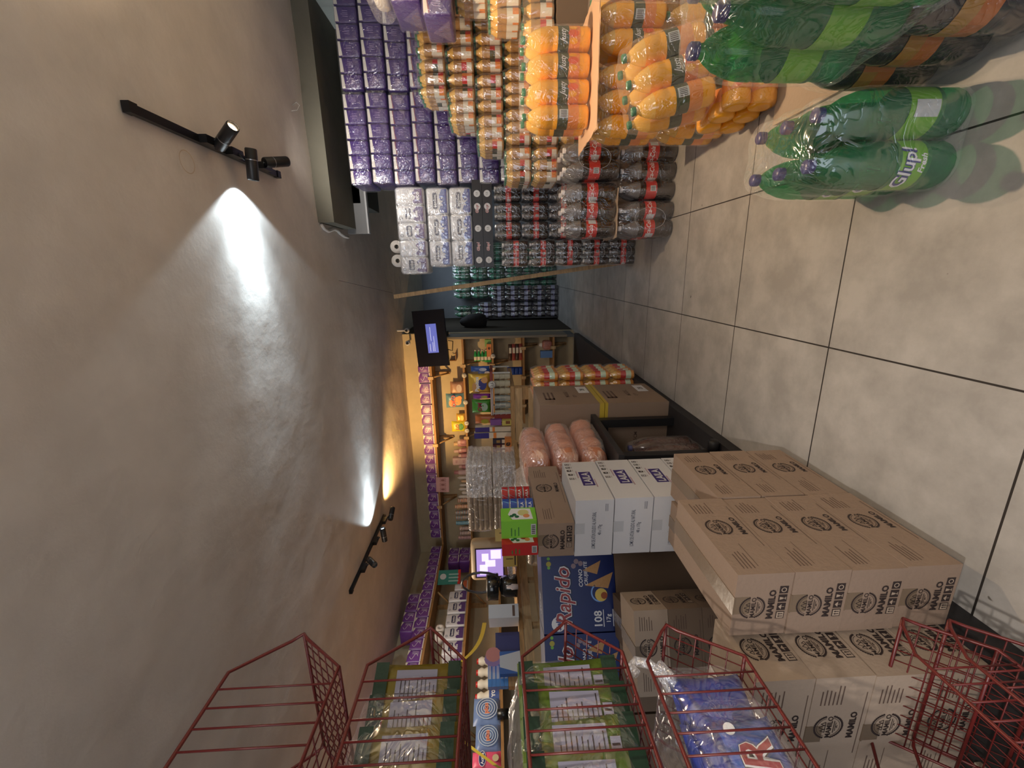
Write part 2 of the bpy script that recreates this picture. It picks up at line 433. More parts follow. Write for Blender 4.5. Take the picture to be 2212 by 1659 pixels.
track_light('track_light', 'black three-headed ceiling track light above the juice packs, nearer the camera', (.62, 1.86, CZ - .004), 1.12, [
    (.42, (.45, -.42, -.77), (.02, 0, -.12), WARM, 150, 155, True, .9),
    (.62, (-1, .07, .12), (-.05, .02, -.11), COOL, 14, 120, True, .12),
    (.92, (.25, .9, -.55), (.03, .02, -.10), NEUT, 22, 110, True, .8)])
track_light('track_light', 'black three-headed ceiling track light over the counter, farther from the camera', (-2.74, 3.22, CZ - .004), 1.18, [
    (.30, (.15, -.9, -.7), (.06, 0, -.12), WARM, 5, 60, False, .6),
    (.72, (1, .10, .10), (.07, 0, -.13), COOL, 9, 118, True, .12),
    (1.10, (.52, 1, -.02), (.07, .02, -.12), (1.0, .58, .20), 210, 88, True, 1)])
for nm, X, Y in (('ceiling_hook', 1.14, 3.38),):
    m = MB(); m.tube([(0, 0, 0), (.02, 0, -.03), (.0, .0, -.05), (-.03, 0, -.03), (-.05, -.05, -.01)], .003, mat((.7, .7, .7), .3, metal=.8)); tag(m.build(nm, loc=(X, Y, CZ - .01)), 'small bent white hook hanging from the ceiling near the soffit', 'hook')
m = MB(); m.ring((0, 0, 0), (0, 1, 0), (1, 0, 0), 0, 0, .045, .049, mat((.62, .5, .38), .8), n=24)
tag(m.build('plaster_ring_mark', loc=(.50, 2.14, CZ - .012)), 'thin ring mark in the ceiling plaster beside the nearer track light', 'mark')

#SECTION_GOODS
# ================================================================ BOTTLES AND SHRINK-WRAPPED PACKS
WHITECAP = mat((.72, .68, .68), .4); BLUECAP = mat((.035, .035, .16), .35); GREENCAP = mat((.02, .16, .07), .4)
COLA = mat((.014, .007, .006), .12, spec=.7, coat=.3); CLEAR_TOP = glassy((.30, .29, .30), .45, 'clear_bottle_neck')
REDL = mat((.55, .03, .025), .4); JUICE = mat((.92, .40, .02), .25, spec=.6, var=.08, vscale=12); JUICE_T = glassy((.95, .55, .12), .75, 'juice_neck')
JUICE2 = mat((.46, .25, .09), .2, spec=.7, var=.1, vscale=14); OLIVE = mat((.07, .075, .035), .45); ORL = mat((.80, .26, .06), .4)
GREEN_B = glassy((.05, .36, .16), .34, 'green_bottle'); GREEN_D = mat((.01, .055, .025), .12, spec=.8)
LIME = mat((.16, .42, .03), .4); DKGREEN_L = mat((.02, .16, .05), .4)
DARK_B = mat((.018, .013, .02), .12, spec=.8); PALE_L = mat((.34, .34, .48), .4); BROWN_B = mat((.06, .02, .012), .15, spec=.7)
YEL_L = mat((.42, .36, .03), .4); BLUE_INK = mat((.03, .04, .22), .5); GREY_L = mat((.55, .57, .58), .5)

# kind: radius, height without cap, profile (fractions), label span, cap radius, cap height
KIND = {}
def kind(name, R, H, prof, liq, neck, zl0, zl1, labf, capm, rc, hc, fill=.8):
    m = MB()
    P = [(r * R, z * H) for r, z in prof]
    lo = [p for p in P if p[1] <= fill * H]; hi = [p for p in P if p[1] >= fill * H]
    seg = 18 if R > .04 else 12
    m.lathe(lo, liq, seg=seg, cap=False); m.lathe([(.001, 0), lo[0]], liq, seg=seg, cap=False)
    m.lathe([lo[-1]] + hi if lo[-1] != hi[0] else hi, neck, seg=seg, cap=False)
    body = m.mesh(name)
    m = MB(); m.lathe([(rc, 0), (rc, hc * .85), (rc * .85, hc), (.001, hc)], capm, c=(0, 0, H * .985), seg=12, cap=False); cap = m.mesh(name + '_cap')
    labs = []
    for f in (labf if isinstance(labf, list) else [labf]):
        m = MB(); f(m, R, zl0 * H, zl1 * H); labs.append(m.mesh(name + '_label'))
    KIND[name] = dict(R=R, H=H, body=body, cap=cap, labs=labs, top=H + hc)
BP = [(.55, 0), (.9, .012), (1, .05), (1, .16), (.96, .20), (1, .24), (1, .56), (.95, .585), (1, .61), (.99, .68), (.9, .76), (.68, .86), (.42, .93), (.27, .955), (.25, .99), (.25, 1)]
SP = [(.6, 0), (.95, .02), (1, .07), (1, .30), (.93, .33), (1, .36), (1, .55), (.93, .60), (1, .66), (.95, .76), (.7, .87), (.46, .93), (.44, 1)]
def band(m, R, z0, z1, c, seg=20): m.lathe([(R + .0012, z0), (R + .0012, z1)], c, seg=seg, cap=False)
def cpatch(m, r, a0, a1, z0, z1, c):
    n = max(2, int(abs(a1 - a0) / .16) + 1); vs = []
    for t in range(n + 1):
        a = a0 + (a1 - a0) * t / n; vs += [(r * math.cos(a), r * math.sin(a), z0), (r * math.cos(a), r * math.sin(a), z1)]
    m.add(vs, [(2 * t, 2 * t + 2, 2 * t + 3, 2 * t + 1) for t in range(n)], c)
def lab_cola(m, R, z0, z1):
    band(m, R, z0, z1, REDL); r = R + .002; h = (z1 - z0)
    for a in (-PI / 2 - .5, PI / 2): m.text_cyl('Coca-Cola', r, a, (z0 + z1) / 2 + h * .1, h * .42, WHITE, shear=.35, sx=.8, bold=.01)
    for a in (-PI / 2 + 1.2, PI / 2 + 1.8):
        cpatch(m, r, a - .35, a + .35, z0 + h * .1, z0 + h * .8, GREY_L)
def lab_cola2(m, R, z0, z1):
    band(m, R, z0, z1, REDL); r = R + .002; h = (z1 - z0); a = -PI / 2
    cpatch(m, r, a - .3, a + .3, z0 + h * .12, z0 + h * .62, GREY_L)
    for k in range(6): m.add([(r * 1.01 * math.cos(a + t), r * 1.01 * math.sin(a + t), z) for t, z in ((-.25 + k * .085, z0 + h * .2), (-.21 + k * .085, z0 + h * .2), (-.21 + k * .085, z0 + h * .55), (-.25 + k * .085, z0 + h * .55))], [(0, 1, 2, 3)], INK)
    m.text_cyl('Coca-Cola', r, a + 2.2, (z0 + z1) / 2, h * .42, WHITE, shear=.35, sx=.8)
def lab_juice(m, R, z0, z1):
    h = z1 - z0; band(m, R, z0, z0 + h * .5, ORL); band(m, R, z0 + h * .5, z1, OLIVE); r = R + .0022
    for a in (-PI / 2, PI / 2):
        m.text_cyl('Justy', r, a, z1 - h * .26, h * .34, WHITE, shear=.45, bold=.01, sx=.8)
        for da, rr, c in ((-.45, .2, JUICE), (.1, .25, mat((.8, .12, .03), .4)), (.6, .18, JUICE)):
            m.add([(r * math.cos(a + da + rr / R * .06 * math.cos(t * PI / 5)), r * math.sin(a + da + rr / R * .06 * math.cos(t * PI / 5)), z0 + h * .3 + rr * h * math.sin(t * PI / 5)) for t in range(10)], [tuple(range(10))], c)
def lab_juice_b(m, R, z0, z1):
    h = z1 - z0; band(m, R, z0, z0 + h * .5, ORL); band(m, R, z0 + h * .5, z1, OLIVE); r = R + .0022; a = -PI / 2
    cpatch(m, r, a - .35, a + .35, z0 + h * .5, z0 + h * .92, GREY_L)
    for k in range(5): m.add([(r * 1.01 * math.cos(a + t), r * 1.01 * math.sin(a + t), z) for t, z in ((-.28 + k * .12, z0 + h * .56), (-.23 + k * .12, z0 + h * .56), (-.23 + k * .12, z0 + h * .86), (-.28 + k * .12, z0 + h * .86))], [(0, 1, 2, 3)], INK)
def patch_label(cols):
    def f(m, R, z0, z1):
        n = len(cols); seg = max(3, 18 // n)
        for k, (c0, c1) in enumerate(cols):
            for (q0, q1, c) in ((0, .5, c0), (.5, 1, c1)):
                a0 = -PI / 2 - .5 + k * 2 * PI / n; vs = []
                for t in range(seg + 1):
                    a = a0 + 2 * PI / n * t / seg
                    vs += [((R + .001) * math.cos(a), (R + .001) * math.sin(a), z0 + (z1 - z0) * q0), ((R + .001) * math.cos(a), (R + .001) * math.sin(a), z0 + (z1 - z0) * q1)]
                m.add(vs, [(2 * t, 2 * t + 2, 2 * t + 3, 2 * t + 1) for t in range(seg)], c)
    return f
CREAM = mat((.72, .66, .55), .5)
def lab_glup(m, R, z0, z1):
    band(m, R, z0, z1, LIME, 24); r = R + .0022; h = z1 - z0; a = -PI / 2 - .25
    band(m, R + .0004, z0, z0 + h * .12, DKGREEN_L, 24); band(m, R + .0004, z1 - h * .12, z1, DKGREEN_L, 24)
    m.text_cyl('Glup!', r, a, z0 + h * .62, h * .60, BLUE_INK, bold=.055, shear=.15, sx=.9); m.text_cyl('Glup!', r + .0008, a, z0 + h * .62, h * .57, WHITE, bold=.01, shear=.15, sx=.94)
    m.text_cyl('Fresh', r, a + .2, z0 + h * .24, h * .18, WHITE, bold=.03, shear=.3)
def lab_glup_b(m, R, z0, z1):
    band(m, R, z0, z1, LIME, 24); r = R + .0022; h = z1 - z0; a = -PI / 2
    band(m, R + .0004, z0, z0 + h * .12, DKGREEN_L, 24)
    cpatch(m, r, a - .32, a + .32, z0 + h * .15, z0 + h * .85, GREY_L); m.ring((0, 0, 0), (1, 0, 0), (0, 1, 0), 0, 0, .001, .0011, GREY_L)
    m.text_cyl('Glup!', r, a + 1.7, z0 + h * .62, h * .45, WHITE, bold=.03, shear=.15, sx=.9)
kind('cola_bottle', .0545, .335, BP, COLA, CLEAR_TOP, .36, .57, [lab_cola, lab_cola2], WHITECAP, .016, .02, .70)
kind('small_cola_bottle', .0325, .200, SP, COLA, CLEAR_TOP, .38, .60, [lab_cola, lab_cola2], WHITECAP, .014, .014, .76)
kind('juice_bottle', .0535, .315, BP, JUICE, JUICE_T, .17, .50, [lab_juice, lab_juice_b], GREENCAP, .017, .018, .80)
kind('small_juice_bottle', .0360, .172, SP, JUICE2, JUICE_T, .08, .46, [patch_label([(ORL, CREAM), (REDL, OLIVE), (CREAM, ORL), (OLIVE, REDL), (ORL, CREAM), (CREAM, CREAM)]), patch_label([(CREAM, REDL), (ORL, ORL), (OLIVE, CREAM), (REDL, CREAM), (CREAM, OLIVE)])], GREENCAP, .017, .014, .82)
kind('green_soda_bottle', .0575, .345, BP, GREEN_B, GREEN_B, .22, .47, [lab_glup, lab_glup_b], BLUECAP, .0175, .021, .55)
kind('dark_soda_bottle', .0575, .345, BP, DARK_B, DARK_B, .36, .60, [patch_label([(mat((.5, .14, .03), .4), mat((.5, .14, .03), .4)), (mat((.45, .06, .03), .4), mat((.5, .14, .03), .4)), (mat((.5, .14, .03), .4), mat((.42, .2, .04), .4))])], BLUECAP, .0175, .021, .55)
kind('brown_soda_bottle', .0575, .345, BP, BROWN_B, BROWN_B, .36, .60, [patch_label([(BROWN_B, BROWN_B), (REDL, BROWN_B)])], BLUECAP, .0175, .021, .55)
kind('green_stock_bottle', .052, .30, BP, GREEN_D, glassy((.05, .3, .16), .6, 'green_neck'), .30, .52, [patch_label([(mat((.02, .12, .07), .4), mat((.02, .12, .07), .4)), (mat((.02, .12, .07), .4), mat((.05, .25, .15), .4))])], GREENCAP, .016, .018, .7)
kind('dark_stock_bottle', .045, .225, BP, DARK_B, DARK_B, .32, .62, [patch_label([(PALE_L, PALE_L), (DARK_B, DARK_B), (PURPLE_D, DARK_B)])], BLUECAP, .015, .016, .7)
kind('orange_soda_bottle', .0375, .190, SP, mat((.75, .30, .04), .25), JUICE_T, .15, .6, [patch_label([(mat((.6, .75, .55), .5), REDL), (ORL, CREAM), (ORL, ORL)])], mat((.7, .25, .08), .4), .016, .014, .8)

def add_bottle(parent, k, x, y, z=0, rz=0, lab=0):
    K = KIND[k]; b = inst('bottle', K['body'], parent, (x, y, z), (0, 0, rz))
    inst('cap', K['cap'], b); inst('bottle_label', K['labs'][lab % len(K['labs'])], b)
    return b
FILMC = {}
def film_mesh(k, nx, ny, hole=False, fm=None):
    key = (k, nx, ny, hole, fm)
    if key in FILMC: return FILMC[key]
    K = KIND[k]; R = K['R'] + .003; H = K['top']; hx, hy = nx * R, ny * R
    m = MB(); vs = []; rings = [(.0, .80), (.004, .96), (.03, 1.0), (.25, 1.0), (.5, .995), (.68, .985), (.80, .93), (.90, .83), (.985, .74), (1.004, .66)]
    n = 5; loops = []
    for zf, sc in rings:
        lp = []
        for q, (sx, sy) in enumerate(((1, 1), (-1, 1), (-1, -1), (1, -1))):
            for t in range(n + 1):
                a = q * PI / 2 + t / n * PI / 2; lp.append((sx * (hx - R) + math.cos(a) * R, sy * (hy - R) + math.sin(a) * R))
        # extra points between corners give room for the dimples between bottles
        full = []
        for i, p in enumerate(lp):
            full.append(p)
            q2 = lp[(i + 1) % len(lp)]; d = math.hypot(q2[0] - p[0], q2[1] - p[1])
            if d > R * 1.2:
                st = max(4, int(d / R * 3))
                for j in range(1, st):
                    f = j / st; px, py = p[0] + (q2[0] - p[0]) * f, p[1] + (q2[1] - p[1]) * f
                    ph = (px if abs(abs(py) - hy) < 1e-4 else py); cnt = nx if abs(abs(py) - hy) < 1e-4 else ny
                    w = abs(math.cos((ph + cnt * R) / (2 * R) * PI)) ** 2 * .22 * R * (1 if zf > .05 else .3)
                    if abs(abs(py) - hy) < 1e-4: py -= math.copysign(w, py)
                    else: px -= math.copysign(w, px)
                    full.append((px, py))
        ox = hx - (1 - sc) * R * 2.2 if False else None
        loops.append([(p[0] * (1 - (1 - sc) * R * 1.6 / hx), p[1] * (1 - (1 - sc) * R * 1.6 / hy), zf * H + .0015) for p in full])
    c = len(loops[0]); fs = []
    for i in range(len(loops) - 1):
        for j in range(c): fs.append((i * c + j, i * c + (j + 1) % c, (i + 1) * c + (j + 1) % c, (i + 1) * c + j))
    fs.append(tuple((len(loops) - 1) * c + j for j in range(c)))
    m.add([p for l in loops for p in l], fs, fm or FILM, True)
    if hole:   # rolled rim of the opening left where the shrink film closes
        w = hx * .62
        for sgn in (-1, 1):
            m.tube([(w * math.cos(t * PI / 10) * (1 if abs(math.cos(t * PI / 10)) < .8 else .93), sgn * (hy + .002), H * .45 + H * .28 * math.sin(t * PI / 10)) for t in range(20)], .0011, mat((.5, .5, .52), .15, spec=.8), 4, True)
    FILMC[key] = m.mesh('film'); return FILMC[key]
def pack(k, nx, ny, loc, rz, name, label, cat, group=None, hole=False, rot=None, fm=None, labs=None):
    t = thing(name, label, cat, loc, rz, group, rot); K = KIND[k]; R = K['R'] + .001
    for j in range(ny):
        for i in range(nx):
            add_bottle(t, k, (i - (nx - 1) / 2) * 2 * R, (j - (ny - 1) / 2) * 2 * R, 0, random.uniform(-.5, .5) if labs is None else 0, random.randint(0, 1) if labs is None else labs[(j * nx + i) % len(labs)])
    inst('film_wrap', film_mesh(k, nx, ny, hole, fm), t)
    return t

# ---------------------------------------------------------------- big cola, at the aisle end of the right-hand stock
def cardboard_sheet(x0, x1, y0, y1, z, label, rz=0, m=None):
    b = MB(); n = 12; cx_, cy_ = (x0 + x1) / 2, (y0 + y1) / 2; w, d = (x1 - x0) / 2, (y1 - y0) / 2; vs = []
    for s_ in (0, .004):
        for i in range(n * 4):
            q, t = divmod(i, n); t /= n
            p = [(-w + 2 * w * t, -d), (w, -d + 2 * d * t), (w - 2 * w * t, d), (-w, d - 2 * d * t)][q]
            vs.append((p[0] + random.uniform(-.005, .005), p[1] + random.uniform(-.006, .006), s_))
    c = n * 4; b.add(vs, [tuple(range(c))[::-1], tuple(range(c, 2 * c))] + [(i, (i + 1) % c, c + (i + 1) % c, c + i) for i in range(c)], m or KRAFT_L)
    return tag(b.build('cardboard_sheet', loc=(cx_, cy_, z), rot=(0, 0, rz)), label, 'cardboard')
bigc = 'large cola bottle packs beside the aisle'
pack('cola_bottle', 2, 3, (.315, 3.02, 0), 0, 'bottle_pack', 'large cola pack standing on the floor at the open aisle, with oval film opening', 'bottle pack', bigc, True)
pack('cola_bottle', 3, 2, (.605, 2.97, 0), 0, 'bottle_pack', 'large cola bottle pack on the floor, wedged between the juice packs and another cola pack', 'bottle pack', bigc)
cardboard_sheet(.20, .50, 2.86, 3.2, .368, 'narrow strip of tan cardboard between the two layers of large cola packs')
pack('cola_bottle', 3, 2, (.375, 2.98, .375), 0, 'bottle_pack', 'large cola bottle pack laid on the cardboard strip, three bottles facing the aisle', 'bottle pack', bigc)
pack('cola_bottle', 2, 3, (.665, 3.0, .375), 0, 'bottle_pack', 'large cola bottle pack with a big oval film opening, upper layer beside the juice', 'bottle pack', bigc, True)
# small cola packs: a column of five at the corner and rows behind
for k in range(5):
    pack('small_cola_bottle', 3, 4, (.142, 3.72, .222 * k), 0, 'bottle_pack', 'small cola bottle pack in the corner column, %s from the floor' % ORD[k], 'bottle pack', 'corner column of small cola packs', True)
n = 0
for k in (1, 2, 3, 4):
    for i in range(3):
        if k < 3 and i < 0: continue
        pack('small_cola_bottle', 2, 4, (.322 + i * .143 , 3.74, .222 * k + .055), 0, 'bottle_pack', 'small cola pack under the black trays, %s column from the corner, %s layer down' % (ORD[i], ORD[4 - k]), 'bottle pack', 'small cola packs below the black trays', True)
        n += 1
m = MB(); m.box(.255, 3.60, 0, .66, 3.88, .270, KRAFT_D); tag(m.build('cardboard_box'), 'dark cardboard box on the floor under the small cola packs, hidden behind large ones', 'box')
# black trays of drink cans
for k in range(2):
    w, d, h = .66, .26, .078
    t = thing('drink_tray', ['black printed drink tray with round badges, upper of the two', 'black printed drink tray with round badges, lower of the two'][1 - k], 'tray', (.37, 3.74, 1.172 + k * .080), 0, 'black printed drink trays')
    m = MB(); m.box(-w / 2, -d / 2, 0, w / 2, d / 2, h, mat((.02, .018, .022), .35))
    o, u, v, W_, H_ = frames(w, d, h)['front']
    for a in (.13, .42):
        m.text('Glup!', o, u, v, a + .03, h * .5, h * .42, WHITE, .06, .1); m.text('Glup!', o, u, v, a + .03, h * .5, h * .38, RED, .0, .1, off=.0012)
    for a in (.055, .30, .345 + .12, .56):
        m.disc(o, u, v, a, h * .5, h * .33, WHITE, .001); m.text('1,5', o, u, v, a, h * .5, h * .2, INK, off=.0016)
    m.build('tray_body', t)
    m = MB(); m.tube([(-w / 2, -d / 2 - .004, h * .9), (-w / 2 - .004, -d / 2 - .004, h * .9), (-w / 2 - .004, d / 2, h * .9)], .003, mat((.5, .6, .65), .2)); m.build('film_edge', t)

# ---------------------------------------------------------------- white toilet paper bales on the trays
BAMB_W = mat((.66, .66, .70), .3, bump=.25, bscale=18); BAMB_P = mat((.09, .045, .20), .35); BAMB_B = mat((.03, .07, .35), .35); PLAQ = mat((.03, .04, .10), .4)
def bamboo_unit(w, d, h, colr, turned=False):
    m = MB(); m.rbox(-w / 2, -d / 2, 0, w / 2, d / 2, h, BAMB_W, .022, 3, .002)
    o, u, v = Vector((-w / 2, -d / 2, 0)), Vector((1, 0, 0)), Vector((0, 0, 1))
    wave = [(.01, .012)] + [(w * t / 8 * .9 + .01, h * (.36 + .07 * math.sin(t * 1.3))) for t in range(9)] + [(w * .91 + .01, .012)]
    wave = [(.012 + (w - .024) * t / 8, h * (.36 + .06 * math.sin(t * 1.4))) for t in range(9)]
    for (a, b), (c, e) in zip(wave, wave[1:]): m.poly(o, u, v, [(a, .015), (c, .015), (c, e), (a, b)], colr, .003)
    if turned:
        m.text('eco', o, u, v, w * .5, h * .22, h * .1, WHITE, .02, off=.005)
    else:
        m.poly(o, u, v, [(w * .2 + a * w * .62, h * .50 + b * h * .2) for a, b in ((.08, 0), (.92, 0), (1, .2), (1, .8), (.92, 1), (.08, 1), (0, .8), (0, .2))], PLAQ, .004)
        m.text('bamboo', o, u, v, w * .51, h * .60, h * .115, WHITE, .03, off=.0055, maxw=w * .5)
        for a in range(3): m.disc(o, u, v, w * (.35 + .13 * a), h * .30, h * .045, BAMB_W, .0055, 10)
        m.ring(o, u, v, w * .25, h * .86, h * .04, h * .055, PLAQ, .005)
    return m.mesh('roll_pack')
def bamboo_bale(loc, w, d, h, colr, n, label, rz=0, turned=()):
    t = thing('toilet_paper_bale', label, 'toilet paper', loc, rz, 'white printed toilet paper bales'); uw = w / n
    A = bamboo_unit(uw * .99, d, h, colr); B = bamboo_unit(uw * .99, d, h, colr, True)
    for i in range(n): inst('roll_pack', B if i in turned else A, t, ((i - (n - 1) / 2) * uw, 0, 0))
    m = MB(); m.rbox(-w / 2 - .006, -d / 2 - .007, -.001, w / 2 + .006, d / 2 + .006, h + .006, FILM_BAG, .03, 4, .004)
    m.tube([(w / 2, 0, h * .5), (w / 2 + .03, 0, h * .55)], .008, FILM_BAG, 6); m.build('film_wrap', t)
    return t
bamboo_bale((.352, 3.76, 1.334), .60, .26, .178, BAMB_B, 3, 'white toilet paper bale with blue waves, lowest of three on the black trays')
bamboo_bale((.352, 3.76, 1.520), .60, .25, .178, BAMB_B, 3, 'white toilet paper bale with blue waves, middle of three, film end sticking up', 0)
t_top = bamboo_bale((.325, 3.74, 1.708), .655, .26, .225, BAMB_P, 5, 'white toilet paper bale with purple bands, topmost of three on the black trays', 0, (1, 4))
for i, (x, y) in enumerate(((.22, 3.80), (.105, 3.80))):
    m = MB(); m.lathe([(.018, 0), (.018, .1), (.052, .1), (.052, 0), (.018, 0)], ROLL, axis='Y', seg=20, cap=False)
    tag(m.build('toilet_roll', loc=(x, y, 1.997)), ['loose white toilet roll on the top bale, right of its neighbour', 'loose white toilet roll on the top bale, left of its neighbour'][i], 'toilet roll', 'loose rolls on the top bale')

# ---------------------------------------------------------------- purple toilet paper wall
def swirl(m, o, u, v, cx_, cy_, h, c, off=.002, w=.0016):
    pts = [(cx_ + h * (.55 * math.sin(t * .9) * (1 - t / 12)) - h * .1, cy_ + h * (-.5 + t / 8)) for t in range(9)]
    m.line(o, u, v, pts, w, c, off)
    m.line(o, u, v, [(cx_ + h * .1, cy_ - h * .45), (cx_ + h * .22, cy_ + h * .5)], w, c, off); m.line(o, u, v, [(cx_ + h * .3, cy_ - h * .35), (cx_ + h * .38, cy_ + h * .4)], w, c, off)
LILAC = mat((.45, .36, .62), .4); MAROON = mat((.22, .04, .10), .4)
def purple_unit(w, d, h, style=0):
    m = MB(); m.rbox(-w / 2, -d / 2, 0, w / 2, d / 2, h, PURPLE_DIM, .014, 3, .0015)
    o, u, v = Vector((-w / 2, -d / 2, 0)), Vector((1, 0, 0)), Vector((0, 0, 1))
    m.poly(o, u, v, [(.006, h * .80), (w - .006, h * .86), (w - .006, h - .006), (.006, h - .006)], ROLL, .002)
    if style: m.poly(o, u, v, [(.006, h * .74), (w * .5, h * .80), (w - .006, h * .80), (w - .006, h * .86), (.006, h * .80)], MAROON, .0022)
    for a in (.35, .47, .56, .68): m.line(o, u, v, [(w * a, h * .38), (w * (a + .03), h * (.62 if a != .47 else .7))], .0022, LILAC, .003)
    return m.mesh('roll_pack')
PU = [purple_unit(.1, .3, .158, s) for s in (0, 1)]
def purple_bale(loc, n, label, rz=0, d=.3, group='purple toilet paper bales in the tall stack'):
    t = thing('toilet_paper_bale', label, 'toilet paper', loc, rz, group); st = random.randint(0, 1); w = n * .104
    for i in range(n): inst('roll_pack', PU[st], t, ((i - (n - 1) / 2) * .104, random.uniform(-.003, .003), 0))
    m = MB(); m.rbox(-w / 2 - .006, -.158, -.001, w / 2 + .006, .158, .163, FILM, .02, 3, .002)
    for sx in (-1, 1):   # folded dog-ear of the wrap at each end
        m.add([(sx * (w / 2 + .004), -.1615, .01), (sx * (w / 2 - .085), -.1625, .08), (sx * (w / 2 + .004), -.1615, .15)], [(0, 1, 2)], FILM)
        m.add([(sx * (w / 2 + .008), -.11, .02), (sx * (w / 2 + .008), .11, .02), (sx * (w / 2 + .012), 0, .12)], [(0, 1, 2)], FILM)
    m.build('film_wrap', t); return t
for k in range(8):
    for c in range(2):
        if c == 1 and k > 3: continue
        purple_bale((.985 + c * .645 + (.012 if k % 2 else 0), 3.76 + .01 * (k % 3), 2.105 - .166 * k + (0 if c == 0 else -.004)), 6,
                    'purple toilet paper bale in the tall stack, %s column, %s layer down' % (['left', 'right'][c], ORD[k]))
# support below the lowest visible bale
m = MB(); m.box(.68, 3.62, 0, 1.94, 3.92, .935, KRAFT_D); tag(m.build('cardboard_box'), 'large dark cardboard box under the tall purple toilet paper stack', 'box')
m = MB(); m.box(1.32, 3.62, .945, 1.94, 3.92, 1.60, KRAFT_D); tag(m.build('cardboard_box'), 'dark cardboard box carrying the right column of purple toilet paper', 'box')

# ---------------------------------------------------------------- small juice packs, stepped wall
rows = [(1.455, 1.12), (1.268, .955), (1.081, .80), (.894, .60), (.707, .60), (.52, .60), (.333, .83), (.146, .83)]
for r, (z, xl) in enumerate(rows):
    i = 0; x = xl
    while x < 1.72 and i < 5:
        if r >= 5 and x < .8: x += .235; continue
        pack('small_juice_bottle', 3, 4, (x + .115, 3.33, z), 0, 'bottle_pack', 'small juice bottle pack, %s from the left in the %s row from the top' % (ORD[i], ORD[r]), 'bottle pack', 'small juice packs in the stepped wall', fm=FILM_THIN)
        x += .235; i += 1
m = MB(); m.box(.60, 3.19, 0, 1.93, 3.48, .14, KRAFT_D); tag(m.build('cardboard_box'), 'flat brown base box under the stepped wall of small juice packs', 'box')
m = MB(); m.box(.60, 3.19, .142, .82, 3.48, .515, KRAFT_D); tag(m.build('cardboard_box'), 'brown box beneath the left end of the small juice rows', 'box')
# right-hand stock nearer the camera, along the top edge of the photo
for i, (x, y, z) in enumerate(((1.62, 2.86, 1.17), (1.52, 2.86, .985), (1.47, 2.86, .80))):
    pack('small_juice_bottle', 5, 3, (x, y, z), 0, 'bottle_pack', 'wide juice bottle pack under the purple bags, %s from the top of its pile' % ORD[i], 'bottle pack', 'wide juice packs near the right wall', fm=FILM_THIN)
m = MB(); m.box(1.30, 2.74, 0, 1.94, 3.04, .79, KRAFT_D); tag(m.build('cardboard_box'), 'brown carton under the wide juice packs near the right wall', 'box')
for i, (x, z) in enumerate(((1.60, 1.362), (1.66, 1.53))):
    purple_bale((x, 2.86, z), 5, 'purple toilet paper bale on top of the wide juice packs, %s' % ['lower of two', 'upper of two'][i], group='purple bales near the right wall')
m = MB(); m.rbox(-.25, -.13, 0, .25, .13, .13, FILM_BAG, .05, 4); t = thing('film_bundle', 'bundle of clear plastic wrap lying on the uppermost purple bale', 'plastic wrap', (1.66, 3.35, 1.70)); t.location = (1.66, 2.86, 1.70); m.build('film_sheet', t)
m = MB(); m.rbox(-.2, -.1, .01, .2, .1, .11, ROLL, .04, 3); m.build('paper_roll', t)

# ---------------------------------------------------------------- big juice packs
bj = 'large orange juice bottle packs'
pack('juice_bottle', 3, 2, (.80, 2.40, 0), 0, 'bottle_pack', 'large orange juice pack on the floor behind the others, next to the large cola', 'bottle pack', bj)
pack('juice_bottle', 3, 2, (.80, 2.40, .337), 0, 'bottle_pack', 'large orange juice pack just under the cardboard sheet, beside the upper cola', 'bottle pack', bj)
cardboard_sheet(.63, 1.22, 2.18, 2.62, .676, 'peach coloured cardboard sheet under the uppermost large juice pack', .03, mat((.62, .40, .26), .8))
pack('juice_bottle', 4, 2, (.905, 2.42, .685), .0, 'bottle_pack', 'large orange juice pack standing on the peach cardboard sheet, four bottles wide', 'bottle pack', bj, labs=[1, 0, 0, 0])
pack('juice_bottle', 3, 2, (1.16, 2.40, 0), 0, 'bottle_pack', 'large orange juice pack on the floor against the right wall side', 'bottle pack', bj)
pack('juice_bottle', 3, 2, (1.16, 2.40, .337), 0, 'bottle_pack', 'large orange juice pack under the right end of the cardboard sheet', 'bottle pack', bj)
pack('juice_bottle', 3, 2, (.80, 2.02, .27), 0, 'bottle_pack', 'large orange juice pack tilting towards the camera on top of a lying pack', 'bottle pack', bj, rot=(R_(-9), R_(-10), R_(12)), labs=[1, 0, 1, 0, 0, 1])
pack('juice_bottle', 2, 3, (.62, 2.02, .115), 0, 'bottle_pack', 'large orange juice pack lying on its side on the floor under the tilted one', 'bottle pack', bj, rot=(0, R_(90), R_(5)))
m = MB(); m.box(-.24, -.17, 0, .24, .17, .014, KRAFT_L, .002); o_, u_, v_ = Vector((-.24, -.1705, 0)), Vector((1, 0, 0)), Vector((0, 0, 1)); tag(m.build('cardboard_sheet', loc=(.80, 1.72, .001)), 'tan cardboard on the floor under the juice, between juice and green soda', 'cardboard')

